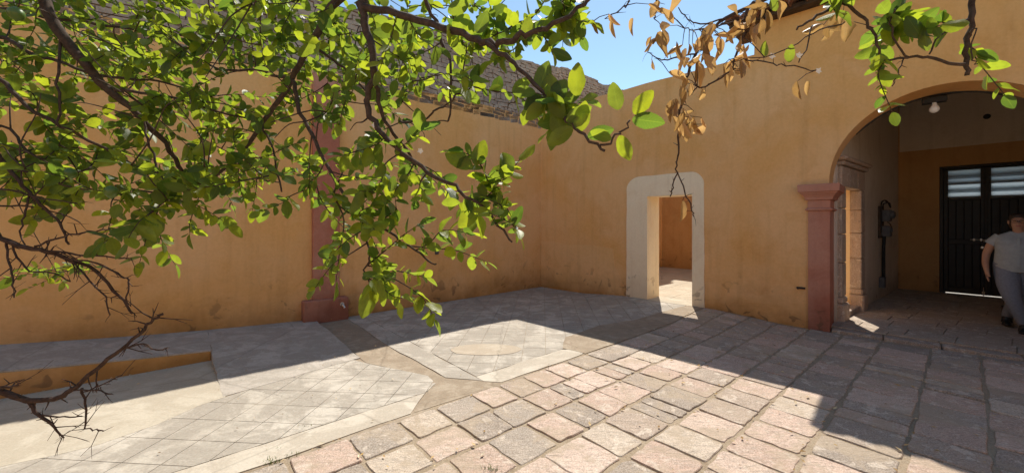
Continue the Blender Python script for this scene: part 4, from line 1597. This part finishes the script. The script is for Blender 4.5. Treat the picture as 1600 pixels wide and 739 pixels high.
# ---- twigs and leaves
twig = MB()
dead_twig = MB()
leaves = []    # (pos, axis, normal, length, width)
SUNV = SUN.copy()


def leaf_at(p, axis, L_, nb=0.75):
    a = axis.normalized()
    nrm = SUNV * nb + Vector((0, 0, 0.25)) + Vector((rt.gauss(0, 1), rt.gauss(0, 1), rt.gauss(0, 1))) * 0.68
    nrm = nrm - a * nrm.dot(a)
    if nrm.length < 0.05: nrm = a.orthogonal()
    leaves.append((p, a, nrm.normalized(), L_, L_ * rt.uniform(0.50, 0.66)))


def nearest(T, kinds, maxd=9):
    best, bd = None, maxd
    for p, r, k in nodes:
        if k[-1] in kinds:
            d = (p - T).length
            if d < bd: best, bd = p, d
    return best, bd


CL = [  # centre x, y, radii, depth range, count, leaf length range
    (110, 50, 190, 95, 1.72, 2.6, 58, (.05, .085)),
    (330, 70, 170, 110, 1.72, 2.6, 56, (.05, .085)),
    (190, 180, 190, 70, 1.7, 2.4, 41, (.05, .085)),
    (245, 305, 95, 50, 1.45, 2.0, 20, (.055, .085)),
    (395, 265, 105, 65, 1.6, 2.2, 24, (.045, .075)),
    (545, 95, 115, 85, 1.45, 2.3, 31, (.045, .075)),
    (575, 295, 105, 75, 1.25, 1.75, 19, (.05, .075)),
    (600, 390, 80, 45, 1.35, 1.55, 9, (.05, .075)),
    (690, 60, 110, 60, 1.2, 2.0, 19, (.04, .065)),
    (800, 95, 80, 55, 1.0, 1.3, 5, (.05, .075)),
    (855, 155, 55, 40, 0.88, 1.0, 3, (.055, .08)),
    (750, 275, 55, 40, 1.15, 1.25, 4, (.055, .08)),
    (780, 345, 30, 30, 1.12, 1.2, 3, (.04, .06)),
    (55, 255, 70, 45, 1.6, 2.2, 12, (.055, .085)),
    (85, 418, 60, 22, 2.3, 2.7, 7, (.05, .07)),
    (480, 20, 120, 40, 1.5, 2.4, 19, (.045, .08)),
    (840, 25, 75, 35, 1.1, 1.5, 10, (.045, .075)),
    (590, 430, 25, 20, 1.42, 1.48, 1, (.06, .08)),
    (1430, 40, 65, 40, 1.08, 1.2, 4, (.055, .08)),
    (1300, 8, 40, 15, 1.1, 1.2, 2, (.05, .07)),
    (1510, 75, 15, 25, 1.08, 1.15, 1, (.04, .05)),
    (1375, 105, 15, 8, 1.1, 1.13, 1, (.04, .06)),
]
for pts, r in (([OV[2], V3((-1.2, 1.9, 3.05)), V3((-1.0, 2.4, 3.25))], 0.025), ([OV[1], V3((-2.2, 1.8, 3.0)), V3((-2.1, 2.4, 3.3))], 0.03),
               ([OV[3], V3((-0.5, 1.9, 3.15)), V3((-0.3, 2.3, 3.3))], 0.02), ([OV[2], V3((-1.5, 1.7, 3.2)), V3((-1.6, 2.2, 3.5))], 0.02)):
    limb(pts, r, 0.005)  # unseen limbs, added to carry the shading crown overhead
TARGETS = []
for cx, cy, rx, ry, d0, d1, n, ll in CL:
    for _ in range(n):
        a, rr_ = rt.uniform(0, 2 * pi), sqrt(rt.uniform(0, 1))
        TARGETS.append((PX(cx + rx * rr_ * cos(a), cy + ry * rr_ * sin(a), rt.uniform(d0, d1)), ll))
for _ in range(95):         # unseen crown, added out of frame to shade the leaves in view
    y = rt.uniform(1.3, 2.75)
    TARGETS.append((Vector((rt.uniform(-2.7, -0.45), y, max(1.5 + 0.66 * y, rt.uniform(2.7, 3.7)))), (.05, .085)))
for T, (l0, l1) in TARGETS:
    if True:
        P, dist = nearest(T, 'g')
        if P is None: continue
        dirv = (T - P)
        if dirv.length < 0.03: dirv = Vector((rt.uniform(-1, 1), rt.uniform(-1, 1), rt.uniform(-.5, .8))) * 0.05
        near_ = T.y < 1.3
        if dirv.length < (0.05 if near_ else 0.14):
            dirv = (dirv.normalized() + Vector((rt.uniform(-.8, .8), rt.uniform(-.8, .8), rt.uniform(-.9, .3)))).normalized() * (rt.uniform(0.05, 0.075) if near_ else rt.uniform(0.12, 0.2))
            T = P + dirv
        ext = dirv.normalized() * rt.uniform(0.04, 0.10) + Vector((rt.uniform(-.04, .04), rt.uniform(-.04, .04), rt.uniform(-.06, .02)))
        pts = [P, P + dirv * 0.5 + Vector((rt.uniform(-1, 1), rt.uniform(-1, 1), rt.uniform(-.5, 1))) * dirv.length * 0.12, T, T + ext]
        path = smooth_path(pts, 4)
        r0 = min(0.0045, 0.0022 + 0.006 * dirv.length)
        twig.tube(path, [r0 + (0.0011 - r0) * i / (len(path) - 1) for i in range(len(path))], 5)
        for p in path[2:]: nodes.append((p, 0.002, 'xg'))
        # leaves: alternate along the outer part
        tot = sum((path[i + 1] - path[i]).length for i in range(len(path) - 1))
        step = 0.0225
        start = max(0.0, tot - rt.uniform(0.16, 0.26))
        acc, ph = 0.0, rt.uniform(0, 6.28)
        k = 0
        for i in range(len(path) - 1):
            seg = path[i + 1] - path[i]
            sl_ = seg.length
            x = 0.0
            while x < sl_:
                if acc + x >= start:
                    td = seg.normalized()
                    ph += 2.4
                    o1 = td.orthogonal().normalized()
                    o2 = td.cross(o1)
                    side = o1 * cos(ph) + o2 * sin(ph)
                    ax = td * rt.uniform(0.3, 0.8) + side + Vector((0, 0, rt.uniform(-0.45, 0.15)))
                    leaf_at(path[i] + seg * (x / sl_), ax, rt.uniform(l0, l1) * rt.choice((0.55, 0.75, 0.9, 1.0, 1.15)))
                x += step * rt.uniform(0.7, 1.4)
            acc += sl_
        leaf_at(path[-1], (path[-1] - path[-2]).normalized() + Vector((0, 0, -0.2)), rt.uniform(l0, l1))
# the few large leaves that stand out against wall and sky
for (px, py, d, ax, ay, L_) in [
    (842, 140, .95, .3, .9, .08), (868, 168, .92, .2, -1, .08), (880, 185, .91, -.5, .8, .07), (885, 190, .9, .9, .5, .065), (895, 200, .9, -.8, -.5, .07), (905, 206, .89, .2, 1, .07), (918, 214, .88, .8, .2, .06), (990, 178, .85, .55, .65, .066), (988, 186, .85, 1, -.12, .07), (966, 172, .85, -.15, 1, .065), (968, 212, .86, .4, -.9, .06), (955, 218, .86, -.8, .35, .05),
    (900, 150, .9, .05, 1, .075), (742, 258, 1.15, .35, 1, .085), (738, 262, 1.15, -1, .55, .09), (610, 300, 1.25, .1, .9, .055), (690, 318, 1.25, .9, .1, .06),
    (580, 448, 1.42, -.25, -1, .115), (600, 440, 1.42, .5, -1, .11), (820, 60, 1.02, .2, 1, .06), (700, 20, 1.12, .8, .5, .075), (745, 52, 1.1, .4, .9, .07),
    (168, 300, 1.75, 1.0, .15, .10), (175, 285, 1.75, -.2, -.3, .1), (300, 240, 1.6, .9, .4, .10), (1440, 60, 1.08, -.5, .9, .075), (1450, 80, 1.08, -.2, 1, .07),
    (1385, 92, 1.12, -.9, -.45, .075), (1196, 88, 1.1, .05, 1, .045), (1233, 98, 1.1, .1, 1, .05), (1212, 18, 1.12, -.1, 1, .05), (490, 160, 1.5, .3, -1, .085)]:
    p = PX(px, py, d)
    leaves.append((p, Vector((ax, rt.uniform(-.25, .25), ay)).normalized(), Vector((0.1, 1.0, 0.35)), L_, L_ * 0.56))

for _ in range(110):         # bare twigs among the leaves
    px, py = rt.uniform(-20, 830), rt.uniform(-20, 330)
    if py > 300 - 0.12 * px: continue
    T = PX(px, py, rt.uniform(1.3, 2.2))
    P, dist = nearest(T, 'g', 0.5)
    if P is None or dist < 0.06: continue
    d_ = T - P
    pts = [P, P + d_ * 0.4 + Vector((rt.uniform(-1, 1), rt.uniform(-1, 1), rt.uniform(-1, 1))) * dist * .12, T, T + d_ * rt.uniform(.1, .5) + Vector((0, 0, rt.uniform(-.06, .02)))]
    path = smooth_path(pts, 4)
    twig.tube(path, [0.0034 - 0.0022 * i / (len(path) - 1) for i in range(len(path))], 5)
tw = twig.build("twig", M['bark'], tree, smooth=True, kind='stuff')


def leaf_mesh(rows, cols, fold, curl, twist, edge, seed, wave=0.0):
    """unit leaf: along +X, across Y, normal +Z"""
    r = random.Random(seed)
    vs, fs, uvs = [], [], []
    for i in range(rows + 1):
        u = 0.5 - 0.5 * cos(pi * i / rows)
        w = 0.5 * (sin(pi * u ** 0.92) ** 0.62) if 0 < u < 1 else 0.03
        w = max(w, 0.012)
        for j in range(cols + 1):
            v = j / cols * 2 - 1
            ww = w * (1 + edge * r.uniform(-1, 1) if abs(v) == 1 else 1)
            y = v * ww
            zz = fold * abs(v) ** 1.3 * w - curl * u * u + wave * sin(u * 9 + v * 2) * abs(v) * w
            yy = y * cos(twist * u) - zz * sin(twist * u) * 0.3
            vs.append((u, yy, zz + y * sin(twist * u)))
            uvs.append((u, 0.5 + v * 0.5))
    for i in range(rows):
        for j in range(cols):
            a = i * (cols + 1) + j
            fs.append((a, a + cols + 1, a + cols + 2, a + 1))
    return vs, fs, uvs


def mesh_uv(name, vs, fs, uvs, mat):
    me = bpy.data.meshes.new(name)
    me.from_pydata(vs, [], fs)
    lay = me.uv_layers.new(name="UVMap")
    for lp in me.loops:
        lay.data[lp.index].uv = uvs[lp.vertex_index]
    me.polygons.foreach_set("use_smooth", [True] * len(me.polygons))
    me.materials.append(mat)
    return me


SHAPES = [(0.18, 0.10, 0.0, .05), (0.28, 0.20, 0.2, .05), (0.10, 0.28, -0.25, .06), (0.36, 0.05, 0.1, .05), (0.22, -0.08, -0.1, .06), (0.15, 0.16, 0.4, .05)]
hi = [mesh_uv("leaf", *leaf_mesh(8, 4, f, c_, t_, e_, 100 + i, 0.12), M['leaf']) for i, (f, c_, t_, e_) in enumerate(SHAPES)]
lo = [leaf_mesh(6, 2, f, c_, t_, 0.03, 200 + i) for i, (f, c_, t_, e_) in enumerate(SHAPES)]


def leaf_matrix(p, a, nrm, L_, W_):
    nrm = (nrm - a * nrm.dot(a)).normalized()
    y = nrm.cross(a)
    m3 = Matrix((a * L_, y * W_, nrm * L_ * 0.7)).transposed()
    return Matrix.Translation(p) @ m3.to_4x4()


def in_view(p):
    return p.y > 0.3 and abs(p.x / p.y) < 1.34 and -0.66 < (p.z - EYE) / p.y < 0.59


rank = sorted(range(len(leaves)), key=lambda i: -(leaves[i][3] / leaves[i][0].y if in_view(leaves[i][0]) else 0))
solo = set(rank[:298])
tinv = Matrix.Translation(-TB)
fv, ff, fuv = [], [], []
for i, lf in enumerate(leaves):
    mt = leaf_matrix(*lf)
    if i in solo:
        o = bpy.data.objects.new("leaf", hi[i % len(hi)])
        COL.objects.link(o)
        o.parent = tree
        o.matrix_local = tinv @ mt
    else:
        vs, fs, uvs = lo[i % len(lo)]
        n = len(fv)
        fv += [tuple(mt @ Vector(v)) for v in vs]
        ff += [tuple(k + n for k in f) for f in fs]
        fuv += uvs
fo = link("foliage", mesh_uv("foliage", fv, ff, fuv, M['foliage']), None, tree)
fo['kind'] = 'stuff'
print("leaves", len(leaves))

# dry curled leaves on the dead right hand branches


def dry_mesh(rows, cols, roll, bend, twist, seed):
    """unit withered leaf: rolled lengthwise round its midrib, bent and twisted"""
    r = random.Random(seed)
    vs, fs, uvs = [], [], []
    for i in range(rows + 1):
        u = i / rows
        w = max(0.5 * (sin(pi * min(1, 0.04 + u * 0.95) ** 0.9) ** 0.7), 0.02) * (1 + r.uniform(-.12, .12))
        rl_ = roll * (0.75 + 0.5 * u + r.uniform(-.12, .12))
        for j in range(cols + 1):
            v = j / cols * 2 - 1
            th = v * rl_
            rad = w / max(rl_, 0.3)
            y, z = rad * sin(th), rad * (1 - cos(th))
            c_, s_ = cos(twist * u), sin(twist * u)
            vs.append((u - 0.25 * bend * u * u, y * c_ - z * s_ + 0.12 * bend * sin(u * 3), y * s_ + z * c_ - bend * u * u * 0.5 + r.uniform(-.012, .012)))
            uvs.append((u, 0.5 + v * 0.5))
    for i in range(rows):
        for j in range(cols):
            a = i * (cols + 1) + j
            fs.append((a, a + cols + 1, a + cols + 2, a + 1))
    return vs, fs, uvs


dl = [mesh_uv("dry_leaf", *dry_mesh(7, 4, *a_, 300 + i), M['dry_leaf']) for i, a_ in enumerate([(1.3, .2, .7), (2.0, -.3, -.6), (0.8, .6, 1.0), (1.7, .1, .3), (1.0, -.5, -1.1), (2.4, .3, .2)])]
DRY = [(958, 22, 2), (940, 32, 3), (975, 32, 2), (1022, 10, 4), (1030, 55, 7), (1035, 35, 3), (1075, 70, 6), (1085, 92, 4), (1068, 92, 4), (1098, 60, 4),
       (1108, 58, 4), (1128, 60, 4), (1120, 28, 3), (1072, 130, 4), (1062, 160, 4), (1060, 178, 4), (1075, 178, 9), (1095, 185, 3), (1090, 150, 2),
       (1140, 100, 6), (1155, 98, 5), (1178, 35, 6), (1160, 30, 5), (1150, 60, 4), (1192, 8, 5), (1210, 10, 3), (1290, 40, 4), (1320, 22, 4), (1247, 122, 1), (1272, 125, 1), (1060, 312, 2), (1030, 100, 1), (1105, 88, 2), (1170, 55, 4), (1050, 120, 2)]
for px, py, n in DRY:
    for _ in range(max(1, round(n * 0.7))):
        d = 1.15 + rt.uniform(-0.05, 0.12)
        T = PX(px + rt.uniform(-13, 13), py + rt.uniform(-11, 11), d)
        P, dist = nearest(T, 'dg')
        if P is not None and dist < 0.14:
            dead_twig.tube([P, P * 0.5 + T * 0.5 + Vector((0, 0, 0.006)), T], [0.0016, 0.0012, 0.0009], 4)
        ax = Vector((rt.uniform(-.5, .5), rt.uniform(-.4, .4), -1 if rt.random() < 0.75 else rt.uniform(-.5, .6)))
        nr = Vector((rt.uniform(-1, 1), rt.uniform(-1, 1), rt.uniform(-.3, .3)))
        Ls = rt.uniform(0.03, 0.078)
        o = bpy.data.objects.new("dry_leaf", dl[rt.randrange(6)])
        COL.objects.link(o)
        o.parent = tree
        a_ = ax.normalized()
        if (nr - a_ * nr.dot(a_)).length < .05: nr = a_.orthogonal()
        o.matrix_local = tinv @ leaf_matrix(T, a_, nr, Ls, Ls * rt.uniform(.38, .62))

# spurs and thorns on the bare branches
for p, r, k in list(nodes):
    if k[-1] == 'd' and in_view(p) and rt.random() < 0.75:
        d = Vector((rt.uniform(-1, 1), rt.uniform(-.6, .6), rt.uniform(-.8, .8))).normalized()
        ln = rt.choice((0.012, 0.02, 0.035, 0.06, 0.09)) if k == 'd' else rt.choice((0.008, 0.015, 0.03))
        pts = [p, p + d * ln * 0.5 + Vector((0, 0, rt.uniform(-.1, .1) * ln)), p + d * ln + Vector((rt.uniform(-.2, .2), 0, rt.uniform(-.25, .2))) * ln]
        r0 = min(r * 0.6, 0.0028)
        dead_twig.tube(pts, [r0, r0 * .7, r0 * .35], 4)
        if ln > 0.05:
            e = pts[1]
            d2 = (d + Vector((rt.uniform(-1, 1), rt.uniform(-1, 1), rt.uniform(-1, 1))) * .8).normalized()
            dead_twig.tube([e, e + d2 * ln * .5], [r0 * .6, r0 * .3], 4)
dead_twig.build("dead_twig", M['dead_bark'], tree, smooth=True, kind='stuff')

# limes
twig2 = MB()
for px, py, d, r in ((110, 271, 1.62, .022), (174, 300, 1.58, .024), (25, 22, 1.5, .025)):
    c_ = PX(px, py, d)
    b = MB()
    b.loft([[c_ + Vector((rr_ * r * cos(a), rr_ * r * sin(a), zz * r)) for a in [2 * pi * j / 14 for j in range(14)]] for zz, rr_ in
            [(1.12, .05), (1.05, .22), (.85, .55), (.5, .87), (0, 1), (-.5, .87), (-.85, .53), (-1.05, .22), (-1.2, .1), (-1.25, .03)]])
    P, _d = nearest(c_, 'g')
    twig2.tube([c_ + Vector((0, 0, r * 1.05)), c_ * 0.4 + P * 0.6 + Vector((0, 0, 0.01)), P], 0.0013, 5)
    b.build("lime_fruit", M['lime'], tree, smooth=True)
twig2.build("fruit_stalk", M['bark'], tree, kind='stuff')
# white blossoms
for px, py, d in ((657, 236, 1.2), (1279, 111, 1.1), (1206, 88, 1.1), (508, 178, 1.6), (585, 196, 1.3), (1248, 87, 1.1)):
    c_ = PX(px, py, d)
    b = MB()
    for j in range(5):
        a = 2 * pi * j / 5 + px
        e = Vector((cos(a), rt.uniform(-.3, .3), sin(a)))
        w_ = Vector((-sin(a), 0, cos(a)))
        L_ = 0.010
        b.add([c_, c_ + e * L_ * .5 + w_ * .004, c_ + e * L_ + Vector((0, -.003, 0)), c_ + e * L_ * .5 - w_ * .004], [(0, 1, 2, 3)])
    b.build("blossom", M['petal'], tree)

# ================================================================== LITTER AND GRASS
b = MB()
rl = random.Random(77)
def litter(x, y, s, z0=0.0):
    a = rl.uniform(0, 2 * pi)
    e = Vector((cos(a), sin(a), rl.uniform(-.1, .25)))
    w_ = Vector((-sin(a), cos(a), 0)) * rl.uniform(.3, .5)
    p = Vector((x, y, floor_h(x, y) + z0 + 0.012))
    up = Vector((0, 0, 1))
    b.add([p, p + (e * .4 + w_ * .6) * s + up * s * rl.uniform(0, .25), p + e * s + up * s * rl.uniform(0, .2), p + (e * .4 - w_ * .6) * s + up * s * rl.uniform(0, .25), p + e * .5 * s],
          [(0, 4, 1), (4, 2, 1), (0, 3, 4), (4, 3, 2)])


cnt = 0
while cnt < 460:
    s, q = rl.uniform(-6.4, 0.5), rl.uniform(3.5, 7.4)
    if rl.random() < 0.5:      # gathers along the joints
        q = rl.choice(QL) + rl.gauss(0, 0.03)
    p = SQ(s, q)
    if p.y < 1.7 or s > 0.088 * q - 0.05: continue
    litter(p.x, p.y, rl.choice((0.012, 0.016, 0.02, 0.026, 0.034, 0.045)))
    cnt += 1
for _ in range(110):
    p = SQ(rl.uniform(-7, 0), rl.uniform(0.05, 3.4))
    litter(p.x, p.y, rl.uniform(0.010, 0.03), 0.0 if (p - SQ(-5.4, 1)).length > 1.4 else 0.06)
for _ in range(90):            # against riser, slab and walls
    s = rl.uniform(-8, -6.1)
    p = SQ(s, 1.07 + abs(rl.gauss(0, .03)))
    litter(p.x, p.y, rl.uniform(0.008, 0.02))
for _ in range(50):
    p = SQ(rl.gauss(-4.55, .12), rl.gauss(0.5, .35))
    litter(p.x, p.y, rl.uniform(0.008, 0.022))
for _ in range(110):
    t = rl.uniform(3.7, 5.0)
    p = TK(t, -0.03 - abs(rl.gauss(0, .09)))
    litter(p.x, p.y, rl.uniform(0.008, 0.026))
setp(b.build("leaf_litter", M['litter'], None), kind='stuff')
b = MB()
for px, py, n, h in ((425, 721, 40, .032), (452, 710, 22, .024), (472, 666, 14, .025), (768, 735, 40, .035), (440, 700, 10, .02)):
    c_ = GP(px, py)
    for _ in range(n):
        p = Vector((c_.x + rl.gauss(0, .03), c_.y + rl.gauss(0, .015), -0.01))
        a = rl.uniform(0, 6.28)
        hh = h * rl.uniform(.5, 1.2)
        d = Vector((cos(a), sin(a), 0)) * hh * rl.uniform(.2, .9)
        w_ = Vector((-sin(a), cos(a), 0)) * 0.0018
        b.add([p - w_, p + w_, p + d * .5 + w_ * .8 + Vector((0, 0, hh * .7)), p + d * .5 - w_ * .8 + Vector((0, 0, hh * .7)), p + d + Vector((0, 0, hh))], [(0, 1, 2, 3), (3, 2, 4)])
setp(b.build("grass", M['grass'], None), kind='stuff')
